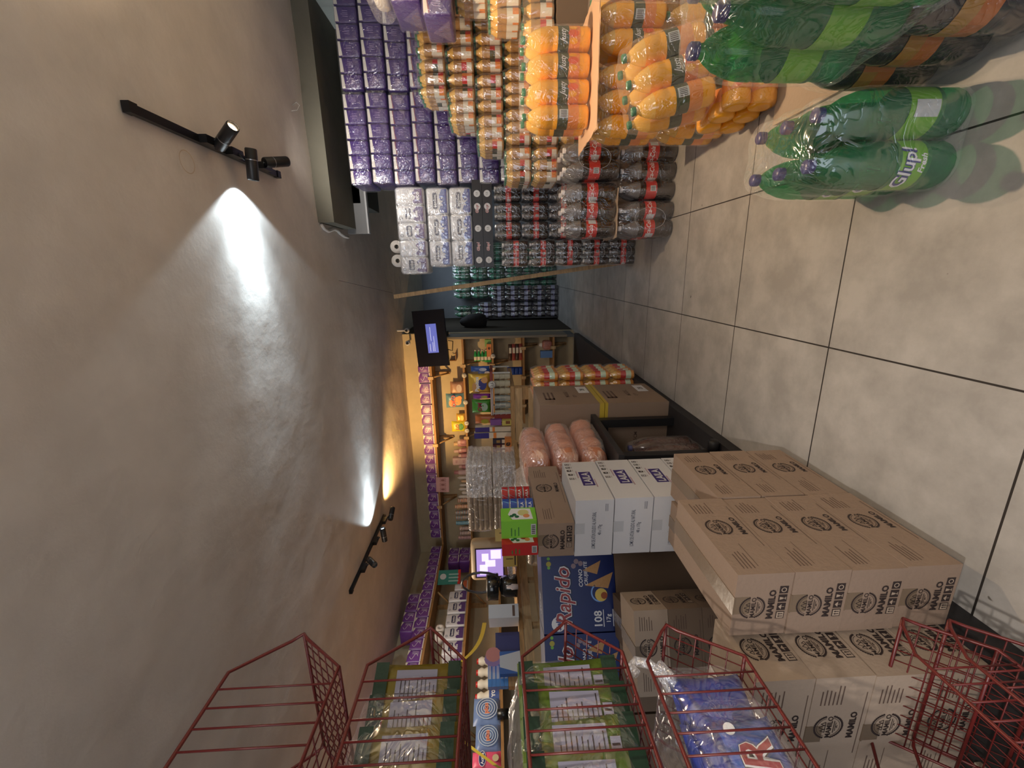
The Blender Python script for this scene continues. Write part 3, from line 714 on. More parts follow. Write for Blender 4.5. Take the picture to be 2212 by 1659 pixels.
# ---------------------------------------------------------------- soda packs nearest the camera
sp = 'large soda packs near the camera'
pack('green_soda_bottle', 2, 3, (.315, 1.285, 0), R_(-3), 'bottle_pack', 'green soda bottle pack standing alone on the open floor with blue caps', 'bottle pack', sp, labs=[0, 1, 0, 0, 0, 0], fm=FILM_THIN)
pack('dark_soda_bottle', 3, 3, (.645, 1.16, 0), R_(5), 'bottle_pack', 'dark soda bottle pack with orange labels on the floor beside the green one', 'bottle pack', sp)
pack('green_soda_bottle', 3, 3, (.60, .98, .37), R_(8), 'bottle_pack', 'green soda bottle pack stacked on the dark pack at the photo edge', 'bottle pack', sp, fm=FILM, labs=[1])
pack('brown_soda_bottle', 3, 2, (.66, .62, .0), R_(5), 'bottle_pack', 'dark cola coloured bottle pack nearest the camera on the floor', 'bottle pack', sp)
pack('brown_soda_bottle', 3, 2, (.60, .74, .745), R_(6), 'bottle_pack', 'reddish brown bottle pack resting on the stacked green pack, at the photo edge', 'bottle pack', sp)

# ---------------------------------------------------------------- back stock of green and dark bottles
for c, x in enumerate((-.36, -.02, .32)):
    for k in range(6):
        if c == 0 and k > 5: continue
        pack('green_stock_bottle', 3, 2, (x + .04, 8.12, .322 * k), 0, 'bottle_pack', 'green bottle pack at the far wall, %s column from right, %s layer up' % (ORD[2 - c], ORD[k]), 'bottle pack', 'green bottle packs at the back wall', fm=FILM_THIN)
for c, x in enumerate((-.68, -.39)):
    for k in range(6 if c == 0 else 5):
        pack('dark_stock_bottle', 3, 2, (x, 7.84, .244 * k), 0, 'bottle_pack', 'dark bottle pack before the green stock, %s column, %s layer up' % (['left', 'right'][c], ORD[k]), 'bottle pack', 'dark bottle packs before the green stock', fm=FILM_THIN)
for k in range(2):
    pack('green_stock_bottle', 2, 2, (-.72, 8.12, 1.288 + .322 * k), 0, 'bottle_pack', 'green bottle pack on the white freezer lid, %s one' % ['lower', 'upper'][k], 'bottle pack', 'green packs in the back corner', fm=FILM_THIN)
m = MB(); m.box(-.86, 7.98, 0, -.60, 8.38, 1.285, mat((.25, .26, .28), .5)); tag(m.build('storage_cabinet'), 'plain grey cabinet in the back corner carrying green bottle packs', 'cabinet')

# ---------------------------------------------------------------- wooden board leaning by the small cola column
t = thing('wooden_board', 'tall pale wooden edged board leaning beside the small cola column', 'board', (.06, 3.92, 0), 0, rot=(0, R_(-7.2), 0))
m = MB(); m.box(-.018, 0, .0, .018, .045, 2.10, PINE_L); m.build('wooden_edge', t)
m = MB(); m.box(-.012, .045, 1.45, .004, .75, 2.07, mat((.66, .66, .68), .5)); m.build('white_panel', t)
m = MB(); m.tube([(0, 0, 0), (.12, -.05, .45)], .0015, INK); tag(m.build('thin_wire', loc=(-.17, 3.92, 2.09)), 'thin dark wire running from the board top up to the ceiling', 'wire')
# floor-standing side wall clutter in the dark corner by the shelf end
m = MB(); m.lathe([(.001, 0), (.10, .02), (.14, .12), (.12, .30), (.05, .42), (.001, .45)], mat((.012, .01, .012), .8), seg=14, cap=False)
tag(m.build('black_bag', loc=(-.78, 6.9, 1.30)), 'dark bag hanging on the unlit side wall beside the back shelves', 'bag')
#SECTION_LEFT
# ================================================================ CARTONS AND GOODS ON THE LEFT
def emblem(m, o, u, v, a, b, r, ink=INK, bg=None):
    m.ring(o, u, v, a, b, r * .86, r * .97, ink, n=36, wob=.05, a0=.25, a1=PI - .25); m.ring(o, u, v, a, b, r * .86, r * .97, ink, n=36, wob=.05, a0=PI + .25, a1=2 * PI - .25)
    m.ring(o, u, v, a, b, r * .76, r * .79, ink, n=24, a0=.3, a1=PI - .3); m.ring(o, u, v, a, b, r * .76, r * .79, ink, n=24, a0=PI + .3, a1=2 * PI - .3)
    m.text('MAMILO', o, u, v, a, b - r * .05, r * .36, ink, .02, maxw=r * 1.95)
    for dx, s in ((-.28, .3), (0, .42), (.28, .3)):
        w = r * .022
        m.line(o, u, v, [(a + r * (dx - s * .5), b + r * .22), (a + r * dx, b + r * (.22 + s)), (a + r * (dx + s * .5), b + r * .22), (a + r * (dx - s * .5), b + r * .22)], w * 2, ink)
    m.line(o, u, v, [(a - r * .5, b - r * .36), (a + r * .5, b - r * .36)], r * .05, ink); m.line(o, u, v, [(a - r * .35, b - r * .47), (a + r * .35, b - r * .47)], r * .04, ink)
    m.line(o, u, v, [(a - r * .1, b - r * .6), (a, b - r * .52), (a + r * .1, b - r * .6)], r * .05, ink)
def icons(m, o, u, v, a, b, s, ink=INK, n=4, gap=1.15):
    for i in range(n):
        x = a + i * s * gap; m.quad(o, u, v, x, b, x + s, b + s, ink); w = KRAFT_L
        if i == 0:
            m.quad(o, u, v, x + s * .1, b + s * .1, x + s * .9, b + s * .9, w, .001)
            for q in (.3, .62): m.quad(o, u, v, x + s * q, b + s * .2, x + s * (q + .1), b + s * .75, ink, .0014); m.poly(o, u, v, [(x + s * (q - .07), b + s * .6), (x + s * (q + .17), b + s * .6), (x + s * (q + .05), b + s * .82)], ink, .0014)
        elif i == 1: m.poly(o, u, v, [(x + s * .15, b + s * .5), (x + s * .5, b + s * .85), (x + s * .85, b + s * .5)], w, .001); m.quad(o, u, v, x + s * .47, b + s * .15, x + s * .53, b + s * .5, w, .001)
        elif i == 2: m.poly(o, u, v, [(x + s * .3, b + s * .85), (x + s * .7, b + s * .85), (x + s * .6, b + s * .45), (x + s * .4, b + s * .45)], w, .001); m.quad(o, u, v, x + s * .46, b + s * .15, x + s * .54, b + s * .5, w, .001); m.quad(o, u, v, x + s * .32, b + s * .12, x + s * .68, b + s * .2, w, .001)
        else: m.ring(o, u, v, x + s * .5, b + s * .5, s * .22, s * .32, w, .001, 10)
def fine(m, o, u, v, a, b, w, h, n=4, ink=INK_S):
    for i in range(n):
        x = a + w * i / n
        for k in range(3): m.quad(o, u, v, x, b + h * k / 3, x + w / n * random.uniform(.5, .8), b + h * k / 3 + h * .14, ink)
def fine_h(m, o, u, v, a, b, w, h, n=4, ink=INK_S):
    for k in range(n): m.quad(o, u, v, a, b + h * k / n, a + w * random.uniform(.6, 1), b + h * k / n + h * .3 / n, ink)
def mamilo(m, w, d, h, faces=('front', 'right', 'left', 'back')):
    F = frames(w, d, h)
    for f in faces:
        o, u, v, W_, H_ = F[f]
        if W_ < .26:    # narrow end: emblem, word, handling marks
            emblem(m, o, u, v, W_ * .46, H_ * .66, H_ * .235); m.text('MAMILO', o, u, v, W_ * .50, H_ * .33, H_ * .13, INK, .045, maxw=W_ * .62)
            icons(m, o, u, v, W_ * .26, H_ * .06, H_ * .155)
        else:           # long side
            emblem(m, o, u, v, W_ * .56, H_ * .62, H_ * .26); m.text('MAMILO', o, u, v, W_ * .57, H_ * .22, H_ * .12, INK, .04, maxw=W_ * .34)
            fine_h(m, o, u, v, W_ * .76, H_ * .48, W_ * .18, H_ * .42, 6); fine_h(m, o, u, v, W_ * .06, H_ * .60, W_ * .22, H_ * .26, 4)
            m.quad(o, u, v, W_ * .30, H_ * .07, W_ * .86, H_ * .085, INK_S); m.quad(o, u, v, W_ * .08, H_ * .52, W_ * .34, H_ * .53, INK_S)
def carton(name, label, loc, size, rz=0, group=None, body=None, deco=None, tape=TAPE, tape_dir='Y', rot=None, tw=.05):
    w, d, h = size; t = thing(name, label, 'box', loc, rz, group, rot)
    m = MB(); j = 0
    m.box(-w / 2, -d / 2, 0, w / 2, d / 2, h, body or KRAFT, j)
    if tape_dir == 'Y': m.quad((-w / 2, -d / 2, h), (1, 0, 0), (0, 1, 0), w / 2 - .0012, .002, w / 2 + .0012, d - .002, KRAFT_D, .0012)
    if deco: deco(m, w, d, h)
    m.build('carton_body', t)
    if tape:
        m = MB(); q = tw / 2; e = .0022
        if tape_dir == 'Y': m.box(-q, -d / 2 - e, h - e * .5, q, d / 2 + e, h + e, tape); m.box(-q, -d / 2 - .0003, h - .04, q, -d / 2 + e, h, tape); m.box(-q, d / 2 - e, h - .04, q, d / 2 + .0003, h, tape)
        else: m.box(-w / 2 - e, -q, h - e * .5, w / 2 + e, q, h + e, tape); m.box(-w / 2 - .0003, -q, h - .04, -w / 2 + e, q, h, tape)
        m.build('packing_tape', t)
    return t
Z0 = .06; MS = (.179, .336, .1385)
gm = 'brown printed food cartons in stacks on the plinth'
def jt(a=.003): return random.uniform(-a, a)
for k in range(4):
    carton('food_carton', 'brown emblem carton in the front corner stack by the aisle, %s from its bottom' % ORD[k], (-.793 + jt(), .99 + jt(.004), Z0 + .14 * k), MS, jt(.012), gm, KRAFT, mamilo)
for k in range(3):
    carton('food_carton', 'brown emblem carton in the three-high aisle stack behind the corner, %s from bottom' % ORD[k], (-.793 + jt(), 1.333 + jt(.003), Z0 + .1445 * k), MS, jt(.01), gm, KRAFT, mamilo)
for k in range(4):
    carton('food_carton', 'brown carton turned sideways left of the front corner stack, %s from bottom' % ORD[k], (-1.066 + jt(.002), .800 + jt(.002), Z0 + .1395 * k), (.336, .179, .1385), jt(.006), gm, KRAFT_L, mamilo)
for k in range(3):
    carton('food_carton', 'brown carton with taped top behind the sideways stack, %s from its floor' % ORD[k], (-.985, 1.22 + jt(), Z0 + .1455 * k), (.179, .50, .143), 0, gm, KRAFT, mamilo)
for k in range(5):
    c = KRAFT_L if k == 4 else KRAFT_D
    carton('food_carton', 'brown carton in the turned stack behind the wire racks, %s from its floor' % ORD[k], (-1.385, 1.285, Z0 + .128 * k), (.30, .17, .1265), R_(20), gm, c, mamilo)
for k in range(4):
    carton('food_carton', 'dark brown carton with shiny tape below the blue cone boxes, %s from its floor' % ORD[k], (-1.61, 1.585, Z0 + .141 * k), (.20, .28, .139), R_(25), gm, KRAFT_D, mamilo, tape=mat((.42, .36, .30), .12, bump=.5, bscale=40, spec=1.0))
# white tuna cartons
def laila(m, w, d, h):
    F = frames(w, d, h); o, u, v, W_, H_ = F['right']
    m.poly(o, u, v, [(W_ * .34, H_ * .30), (W_ * .70, H_ * .30), (W_ * .70, H_ * .64), (W_ * .34, H_ * .64)], mat((.055, .035, .20), .45))
    m.text('LAILA', o, u, v, W_ * .52, H_ * .47, H_ * .22, CARD_W, .03, off=.0014, maxw=W_ * .31)
    for (a, b, c) in ((.30, .50, .25), (.54, .73, .68)): m.quad(o, u, v, W_ * a, H_ * c, W_ * b, H_ * (c + .012), mat((.4, .03, .12), .5)); m.quad(o, u, v, W_ * a, H_ * (c + .025), W_ * b, H_ * (c + .032), NAVY)
    for i, x in enumerate((.50, .61, .72, .81, .90)):
        s = H_ * .13; x0 = W_ * x
        m.quad(o, u, v, x0, H_ * .82, x0 + s * .8, H_ * .82 + s, INK); m.quad(o, u, v, x0 + s * .12, H_ * .82 + s * .15, x0 + s * .68, H_ * .82 + s * .85, CARD_W if i in (0, 3, 4) else INK, .001)
        if i == 0: m.text('9', o, u, v, x0 + s * .4, H_ * .82 + s * .5, s * .55, INK, .02, off=.0014)
        elif i == 4: m.quad(o, u, v, x0 + s * .25, H_ * .82 + s * .3, x0 + s * .55, H_ * .82 + s * .7, INK, .0014)
        else: m.poly(o, u, v, [(x0 + s * .2, H_ * .82 + s * .25), (x0 + s * .6, H_ * .82 + s * .25), (x0 + s * .4, H_ * .82 + s * .8)], CARD_W if i != 3 else INK, .0016)
        m.quad(o, u, v, x0, H_ * .775, x0 + s * .8, H_ * .785, INK_S)
    for f in ('front', 'back'):
        o, u, v, W_, H_ = F[f]; ink = mat((.07, .085, .13), .7)
        m.text('LOMO DE ATÚN SOLIDO AL NATURAL', o, u, v, W_ * .46, H_ * .52, H_ * .13, ink, .008, maxw=W_ * .66); m.text('48 x 170g', o, u, v, W_ * .47, H_ * .34, H_ * .12, ink, 0.008, sx=.6)
        for k in range(3): m.quad(o, u, v, W_ * .80, H_ * (.15 + .03 * k), W_ * .93, H_ * (.16 + .03 * k), ink)
LS = (.262, .352, .1585)
for k in range(5):
    carton('tuna_carton', 'white tuna carton with purple name plate, %s from the top of its stack' % ORD[4 - k], (-1.034 + jt(.002) + (.004 if k < 3 else 0), 1.69 + jt(.003), Z0 + .163 * k), LS, jt(.008), 'white tuna cartons in one stack', CARD_W, laila, tape=mat((.56, .57, .60), .25, spec=.7), tw=.05)
carton('food_carton', 'brown printed carton on top of the white tuna cartons, carrying small cans', (-1.078, 1.765, Z0 + .163 * 5), (.156, .52, .148), 0, gm, KRAFT, mamilo)
TOPZ = Z0 + .163 * 5 + .1505
# cans and boxes on it
CANB = mat((.03, .08, .38), .3); CANR = mat((.50, .03, .03), .3); SKY = mat((.15, .50, .68), .35)
def tuna_can(x, y, z, c, lab, label, r=.042):
    m = MB(); m.lathe([(r * .96, 0), (r, .002), (r, .034), (r * .96, .036), (.001, .036)], mat((.6, .6, .6), .3, metal=.8), seg=28, cap=False)
    m.lathe([(r + .0008, .0035), (r + .0008, .0325)], c, seg=28, cap=False)
    o = m.build('tuna_can', loc=(x, y, z), rot=(0, 0, R_(38))); tag(o, label, 'can', 'small cans on the top brown carton')
    m = MB()
    if lab: m.text_cyl('LAILA', r + .0018, -PI / 2, .018, .0135, WHITE, .02)
    else:
        for k, cc in ((0, WHITE), (1, SKY)):
            m.add([((r + .0014 + k * .0004) * math.cos(-PI / 2 + a), (r + .0014 + k * .0004) * math.sin(-PI / 2 + a), zz) for a, zz in ((-.7 + .3 * k, .005), (.5, .005), (.7, .031), (-.3 + .2 * k, .031))], [(0, 1, 2, 3)], cc)
    m.build('can_label', o)
for k in range(4):
    tuna_can(-1.10, 1.915, TOPZ + .0362 * k, CANR, k < 2, 'small red can, %s from the bottom of the red stack on the brown carton' % ORD[k])
    tuna_can(-1.050, 1.71, TOPZ + .0362 * k, CANB, k < 2, 'small blue can, %s from the bottom of the blue stack on the brown carton' % ORD[k], .044)
    tuna_can(-1.115, 1.80, TOPZ + .0362 * k, CANB, k < 2, 'small blue can in the rear blue stack, %s from its bottom' % ORD[k], .042)
def tea_box(x, y, z, c, c2, label, size=(.07, .05, .15), face=None, rz=0):
    w, d, h = size; t = thing('food_box', label, 'box', (x, y, z), rz); m = MB(); m.box(-w / 2, -d / 2, 0, w / 2, d / 2, h, c)
    F = frames(w, d, h); o, u, v, W_, H_ = F['right']
    m.poly(o, u, v, [(W_ * .1, H_ * .1), (W_ * .9, H_ * .15), (W_ * .95, H_ * .7), (W_ * .5, H_ * .8), (W_ * .1, H_ * .68)], WHITE)
    m.disc(o, u, v, W_ * .6, H_ * .36, W_ * .24, c2, .001); m.disc(o, u, v, W_ * .35, H_ * .28, W_ * .14, mat((.75, .3, .12), .5), .0012)
    for a, b in ((.3, .55), (.45, .62), (.35, .7)): m.disc(o, u, v, W_ * a, H_ * b, W_ * .1, mat((.02, .15, .06), .5), .0014, 8)
    o, u, v, W_, H_ = F['front']; m.quad(o, u, v, W_ * .2, H_ * .03, W_ * .8, H_ * .17, GREY_L)
    for k in range(5): m.quad(o, u, v, W_ * (.26 + .1 * k), H_ * .05, W_ * (.31 + .1 * k), H_ * .15, INK, .001)
    fine_h(m, o, u, v, W_ * .15, H_ * .5, W_ * .5, H_ * .3, 3, mat((.05, .2, .04), .5))
    m.build('box_body', t); return t
tea_box(-1.050, 1.595, TOPZ, mat((.22, .58, .05), .45), mat((.62, .6, .25), .5), 'bright green drink mix box with cartoonish vegetables on the brown carton', (.085, .10, .15))
tea_box(-1.118, 1.545, TOPZ, mat((.48, .02, .02), .45), mat((.4, .02, .02), .5), 'red drink mix box next to the green one on the brown carton', (.055, .08, .15))
# blue cone boxes
NB = mat((.008, .020, .125), .4, var=.4, vscale=4); ORW = mat((.62, .30, .08), .5); CONE = mat((.55, .30, .12), .6, bump=.4, bscale=90)
def rapido(m, w, d, h):
    F = frames(w, d, h); o, u, v, W_, H_ = F['front']
    m.text('Rapido', o, u, v, W_ * .48, H_ * .68, H_ * .30, mat((.01, .01, .05), .4), .06, .25, off=.0008, maxw=W_ * .80); m.text('Rapido', o, u, v, W_ * .48, H_ * .69, H_ * .285, WHITE, .045, .25, off=.0012, maxw=W_ * .77)
    m.text('Rapido', o, u, v, W_ * .48, H_ * .69, H_ * .27, mat((.32, .03, .03), .4), .012, .25, off=.0018, maxw=W_ * .735)
    m.text('CONO', o, u, v, W_ * .70, H_ * .47, H_ * .055, WHITE, .02, .15); m.text('CRUJIENTE', o, u, v, W_ * .76, H_ * .39, H_ * .06, WHITE, .02, .15)
    m.poly(o, u, v, [(W_ * .76, H_ * .02), (W_ * .55, H_ * .10), (W_ * .60, H_ * .42)], CONE); m.poly(o, u, v, [(W_ * .92, H_ * .18), (W_ * .74, H_ * .24), (W_ * .80, H_ * .44)], CONE, .0008)
    m.ring(o, u, v, W_ * .50, H_ * .22, H_ * .10, H_ * .12, mat((.2, .4, .8), .4), a0=.5, a1=3.5)
    m.disc(o, u, v, W_ * .47, H_ * .20, H_ * .085, mat((.75, .55, .12), .5), .001); m.disc(o, u, v, W_ * .46, H_ * .16, H_ * .045, mat((.35, .08, .02), .5), .0014)
    m.disc(o, u, v, W_ * .12, H_ * .80, H_ * .095, WHITE, .001); m.text('Selfi', o, u, v, W_ * .12, H_ * .80, H_ * .07, BLUE_INK, .03, .2, off=.0016)
    m.text('108', o, u, v, W_ * .17, H_ * .26, H_ * .11, WHITE, .02); m.text('17g', o, u, v, W_ * .17, H_ * .11, H_ * .075, WHITE, .02)
    for k in range(2): m.quad(o, u, v, W_ * .06, H_ * (.18 - .13 * k), W_ * .28, H_ * (.19 - .13 * k), WHITE)
    for a in (.84, .9, .96): m.disc(o, u, v, W_ * (a + .01), H_ * .90, H_ * .022, LIME, .001, 8)
    m.disc(o, u, v, W_ * .90, H_ * .90, H_ * .035, YEL_L, .0014, 10)
    for a, b in ((.86, .56), (.92, .52), (.89, .46)): m.disc(o, u, v, W_ * a, H_ * b, H_ * .035, mat((.3, .22, .25), .5), .001, 8)
    o, u, v, W_, H_ = F['right']; m.disc(o, u, v, W_ * .5, H_ * .5, H_ * .09, WHITE, .001); m.text('Selfi', o, u, v, W_ * .5, H_ * .5, H_ * .06, BLUE_INK, .03, .2, off=.0016)
    o, u, v, W_, H_ = F['top']; m.text('Selfi', o, u, v, W_ * .3, H_ * .5, H_ * .2, WHITE, .03, .2)
RPA = R_(24); ca, sa = math.cos(RPA), math.sin(RPA)
for i in range(3):
    c = Vector((-1.640, 1.885, .60)) + Vector((-ca, -sa, 0)) * (.377 * i)
    if i < 2 or True:
        carton('cone_box', 'dark blue cone snack box with red and white lettering, %s from the tuna cartons' % ORD[i], c, (.370, .24, .375), RPA, 'dark blue cone snack boxes', NB, rapido, tape=None)
        m = MB(); m.box(-.183, -.12, 0, .183, .12, .537, KRAFT_D)
        b = m.build('cardboard_box', loc=(c.x, c.y, Z0), rot=(0, 0, RPA)); tag(b, 'plain brown box under the dark blue cone boxes, %s from the tuna cartons' % ORD[i], 'box')
# kraft bundles in film
BUN = mat((.33, .23, .15), .8, bump=.3, bscale=30)
def bundle(name, label, loc, w, d, h, n, rz=0, group=None):
    t = thing(name, label, 'egg tray bundle', loc, rz, group)
    for k in range(n):
        m = MB(); m.rbox(-w / 2, -d / 2, 0, w / 2, d / 2, h / n * .97, BUN, .018, 3, .003)
        o, u, v = Vector((-w / 2, -d / 2 - .004, 0)), Vector((1, 0, 0)), Vector((0, 0, 1))
        m.ring(o, u, v, w * .42, h / n * .48, h / n * .16, h / n * .22, mat((.6, .55, .5), .6), n=10)
        m.build('tray', t, (jt(.004), jt(.004), h / n * k))
    m = MB(); m.rbox(-w / 2 - .008, -d / 2 - .01, -.001, w / 2 + .03, d / 2 + .01, h + .004, FILM_THIN, .03, 4, .004)
    # bunched film over the right end, running round the corner
    path = [(w * .04 + (w * .5) * i / 12, -d / 2 - .012) for i in range(13)] + [(w / 2 + .034, -d / 2 + d * i / 8) for i in range(1, 9)]
    vs = []; NZZ = 18; NP = len(path) - 1
    for j in range(NZZ + 1):
        for i, (x, y) in enumerate(path):
            z = h * j / NZZ; q = -.014 * NZ.noise((x * 40, z * 40, y * 40 + loc[2])) - .007 * NZ.noise((x * 90, z * 90, y * 90))
            vs.append((x + (q if i > 12 else 0), y + (q if i <= 12 else 0), z))
    m.add(vs, [(j * (NP + 1) + i, j * (NP + 1) + i + 1, (j + 1) * (NP + 1) + i + 1, (j + 1) * (NP + 1) + i) for j in range(NZZ) for i in range(NP)], FILM_HAZE, False)
    m.build('film_wrap', t)
FILM_HAZE = film_mat(haze=.28, scale=20, bump=1.0, gloss=.2, refl=.3, name='bunched_film')
KZ = 1.052   # counter top height
t = thing('crate_stand', 'plain wooden stand in front of the counter under the brown tray bundles', 'stand', (0, 0, 0))
m = MB(); m.box(-2.02, 2.88, KZ - .03, -1.36, 3.26, KZ - .001, PINE); m.build('stand_top', t)
for x, y in ((-1.99, 2.91), (-1.39, 2.91), (-1.99, 3.22), (-1.39, 3.22)):
    m = MB(); m.box(x - .02, y - .02, Z0, x + .02, y + .02, KZ - .03, PINE); m.build('leg', t)
m = MB(); m.box(-2.02, 2.5, Z0, -1.72, 2.76, .828, KRAFT_D); tag(m.build('cardboard_box'), 'dark brown box under the small tray bundle behind the cone boxes', 'box')
bundle('egg_tray_bundle', 'lower bundle of brown trays in clear film standing on the counter', (-1.70, 3.06, KZ), .54, .30, .175, 5, 0, 'bundles of brown trays on the counter')
bundle('egg_tray_bundle', 'upper bundle of brown trays in clear film with bunched plastic end', (-1.695, 3.06, KZ + .18), .56, .30, .195, 5, 0, 'bundles of brown trays on the counter')
bundle('egg_tray_bundle', 'small bundle of brown trays below the counter edge behind the drink boxes', (-1.86, 2.62, .83), .26, .24, .16, 4)
# big brown cartons with yellow tape
def bigprint(m, w, d, h):
    F = frames(w, d, h); o, u, v, W_, H_ = F['right']; ink = INK_S
    for q in (0, .22, .44): m.quad(o, u, v, W_ * .25, H_ * (.72 + q * .3), W_ * .62, H_ * (.75 + q * .3), ink)
    m.quad(o, u, v, W_ * .25, H_ * .72, W_ * .31, H_ * .88, ink)
    m.text('MODEL', o, u, v, W_ * .5, H_ * .50, H_ * .07, ink, .02); m.text('QTY', o, u, v, W_ * .4, H_ * .38, H_ * .06, ink, .02)
    m.quad(o, u, v, W_ * .55, H_ * .10, W_ * .90, H_ * .28, WHITE); m.text('28', o, u, v, W_ * .72, H_ * .19, H_ * .08, INK, .01, off=.0014)
    o, u, v, W_, H_ = F['front']; m.text('MAX 42.5CM', o, u, v, W_ * .40, H_ * .50, H_ * .055, ink, .02)
for k in range(2):
    t = carton('shipping_carton', ['big plain brown carton with yellow tape on the plinth, lower of two', 'big plain brown carton with white label, upper of two beside the bread bags'][k], (-1.075, 2.79, Z0 + .424 * k), (.48, .46, .42), 0, 'big brown cartons by the bread bags', KRAFT, bigprint, tape=None)
    m = MB(); z = .42 if k == 0 else 0
    m.box(-.242, -.232, .40 if k == 0 else .0, .242, .232, .4205 if k == 0 else .03, TAPE_Y); m.box(-.242, -.233, 0, -.19, .232, .4, TAPE_Y); m.build('yellow_tape', t)
# black low table with bread bags, pack of dark bottles beneath
t = thing('black_table', 'low black wooden table between the white cartons and the big brown cartons', 'table', (0, 0, 0))
m = MB(); m.box(-1.42, 1.92, .545, -.90, 2.545, .575, mat((.035, .032, .034), .5, bump=.1)); m.build('table_top', t)
for x, y in ((-.94, 2.49), (-1.36, 2.49), (-.94, 1.96), (-1.36, 2.15)):
    m = MB(); m.box(x - .025, y - .025, Z0, x + .025, y + .025, .545, BLACK); m.build('leg', t)
m = MB(); m.box(-1.34, 2.50, .47, -.96, 2.52, .545, BLACK); m.build('rail', t)
pack('brown_soda_bottle', 2, 3, (-1.06, 2.12, Z0), R_(4), 'bottle_pack', 'dark soda bottle pack with green caps standing on the plinth under the black table', 'bottle pack', None, True)
BREAD = mat((.56, .22, .12), .8, bump=.5, bscale=14, var=.35, vscale=9)
def lumpy(m, x0, y0, z0, x1, y1, z1, mt, amp=.02, sc=8, n=22, seed=0, e=.55):
    """soft bag shape: superellipsoid with wrinkles, flat underneath"""
    cx_, cy_, cz_ = (x0 + x1) / 2, (y0 + y1) / 2, (z0 + z1) / 2; rx, ry, rz = (x1 - x0) / 2, (y1 - y0) / 2, (z1 - z0) / 2; vs = []
    sp = lambda a, p: math.copysign(abs(a) ** p, a)
    for j in range(n + 1):
        ph = -PI / 2 + PI * j / n
        for i in range(2 * n):
            th = PI * i / n; x = sp(math.cos(ph), e) * sp(math.cos(th), e); y = sp(math.cos(ph), e) * sp(math.sin(th), e); z = sp(math.sin(ph), e)
            w = 1 + amp * NZ.noise((x * sc * .35 + seed, y * sc * .35, z * sc * .35)) * 3 + amp * .8 * NZ.noise((x * sc + seed, y * sc, z * sc))
            vs.append((cx_ + rx * x * w, cy_ + ry * y * w, max(z0, cz_ + rz * z * w)))
    m.add(vs, [(j * 2 * n + i, j * 2 * n + (i + 1) % (2 * n), (j + 1) * 2 * n + (i + 1) % (2 * n), (j + 1) * 2 * n + i) for j in range(n) for i in range(2 * n)], mt, True)
for k in range(3):
    t = thing('bread_bag', 'clear bag of orange bread rolls on the black table, %s of the three' % ['lowest', 'middle', 'topmost'][k], 'bread bag', (-1.035 - .012 * k, 2.285, .577 + .158 * k), R_(3 * (k - 1)), 'bags of orange bread rolls')
    for j in range(4):
        m = MB(); lumpy(m, -.115, -.245 + .12 * j, .004, .115, -.125 + .125 * j, .146, BREAD, .03, 6, 10, k * 5 + j, .8); m.build('bread_roll', t)
    m = MB(); lumpy(m, -.133, -.262, 0, .133, .265, .158, FILM_BAG, .03, 10, 22, k * 3.3, .6); m.tube([(.02, -.26, .06), (.03, -.285, .05), (.0, -.292, .03)], .010, FILM_BAG); m.build('film_bag', t)
t = thing('bread_bag', 'clear bag with pale contents behind the topmost bread bag', 'bread bag', (-1.29, 2.38, .577)); m = MB(); lumpy(m, -.105, -.17, 0, .105, .17, .50, FILM_BAG, .05, 8, 20, 9, .6); m.build('film_bag', t)
m = MB(); lumpy(m, -.09, -.14, .01, .09, .14, .42, mat((.70, .66, .62), .8, bump=.4, bscale=10), .04, 6, 12, 4, .7); m.build('bread_roll', t)
# orange soda packs beyond the cartons
for k in range(4):
    pack('orange_soda_bottle', 3, 4, (-.905 if k != 3 else -.905, 3.40, Z0 + .2065 * k), 0, 'bottle_pack', 'orange drink bottle pack on the plinth beyond the big cartons, %s from its floor' % ORD[k], 'bottle pack', 'orange drink packs by the shelves', fm=FILM_THIN)
m = MB(); m.lathe([(.028, 0), (.028, .05), (.02, .06), (.001, .06)], BLACK, axis='X', seg=14)
tag(m.build('floor_knob', loc=(-.90, 1.93, .089)), 'small black round knob lying at the edge of the plinth', 'knob')
#SECTION_SHELVES
# ================================================================ WALL SHELVES
SY = 5.90      # front edge of the shelves on the back wall
SXL = -4.25    # front edge of the shelves on the left wall
ZS = {'A': 2.125, 'B': 1.655, 'C': 1.235, 'D': .79, 'E': .36}
PX = -.875
t = thing('shelf_end_panel', 'tall thin grey brown end panel of the back wall shelves beside the passage', 'panel', (PX, SY, 0))
m = MB(); m.box(-.03, -.03, .16, 0, .34, 1.86, mat((.24, .21, .17), .6)); m.build('panel_board', t)
m = MB(); m.box(-.035, -.032, 0.06, .004, .34, .16, mat((.12, .13, .14), .5, metal=.3, var=.4, vscale=30)); m.build('metal_foot', t)
def shelf(label, x0, x1, z, wall='back', y0=None, y1=None, m_=None):
    t = thing('wall_shelf', label, 'shelf', (0, 0, 0), 0, 'wooden wall shelves')
    m = MB()
    if wall == 'back': m.box(x0, SY, z - .028, x1, 6.248, z, m_ or SHELF)
    else: m.box(-4.598, y0, z - .028, SXL, y1, z, m_ or SHELF)
    m.build('shelf_board', t)
    n = 3 if wall == 'back' else 2
    for i in range(n):
        m = MB()
        if wall == 'back':
            x = x1 + (x0 - x1) * (i + .35) / n
            m.box(x - .02, 6.20, z - .25, x + .02, 6.248, z - .03, PINE); m.tube([(x, 5.97, z - .05), (x, 6.21, z - .24)], .014, PINE, 4)
            m.box(x - .022, SY - .012, z - .045, x + .022, SY, z + .03, PINE_L)
        else:
            y = y0 + (y1 - y0) * (i + .3) / n
            m.box(-4.598, y - .02, z - .25, -4.55, y + .02, z - .03, PINE); m.tube([(-4.32, y, z - .05), (-4.56, y, z - .24)], .014, PINE, 4)
        m.build('shelf_bracket', t)
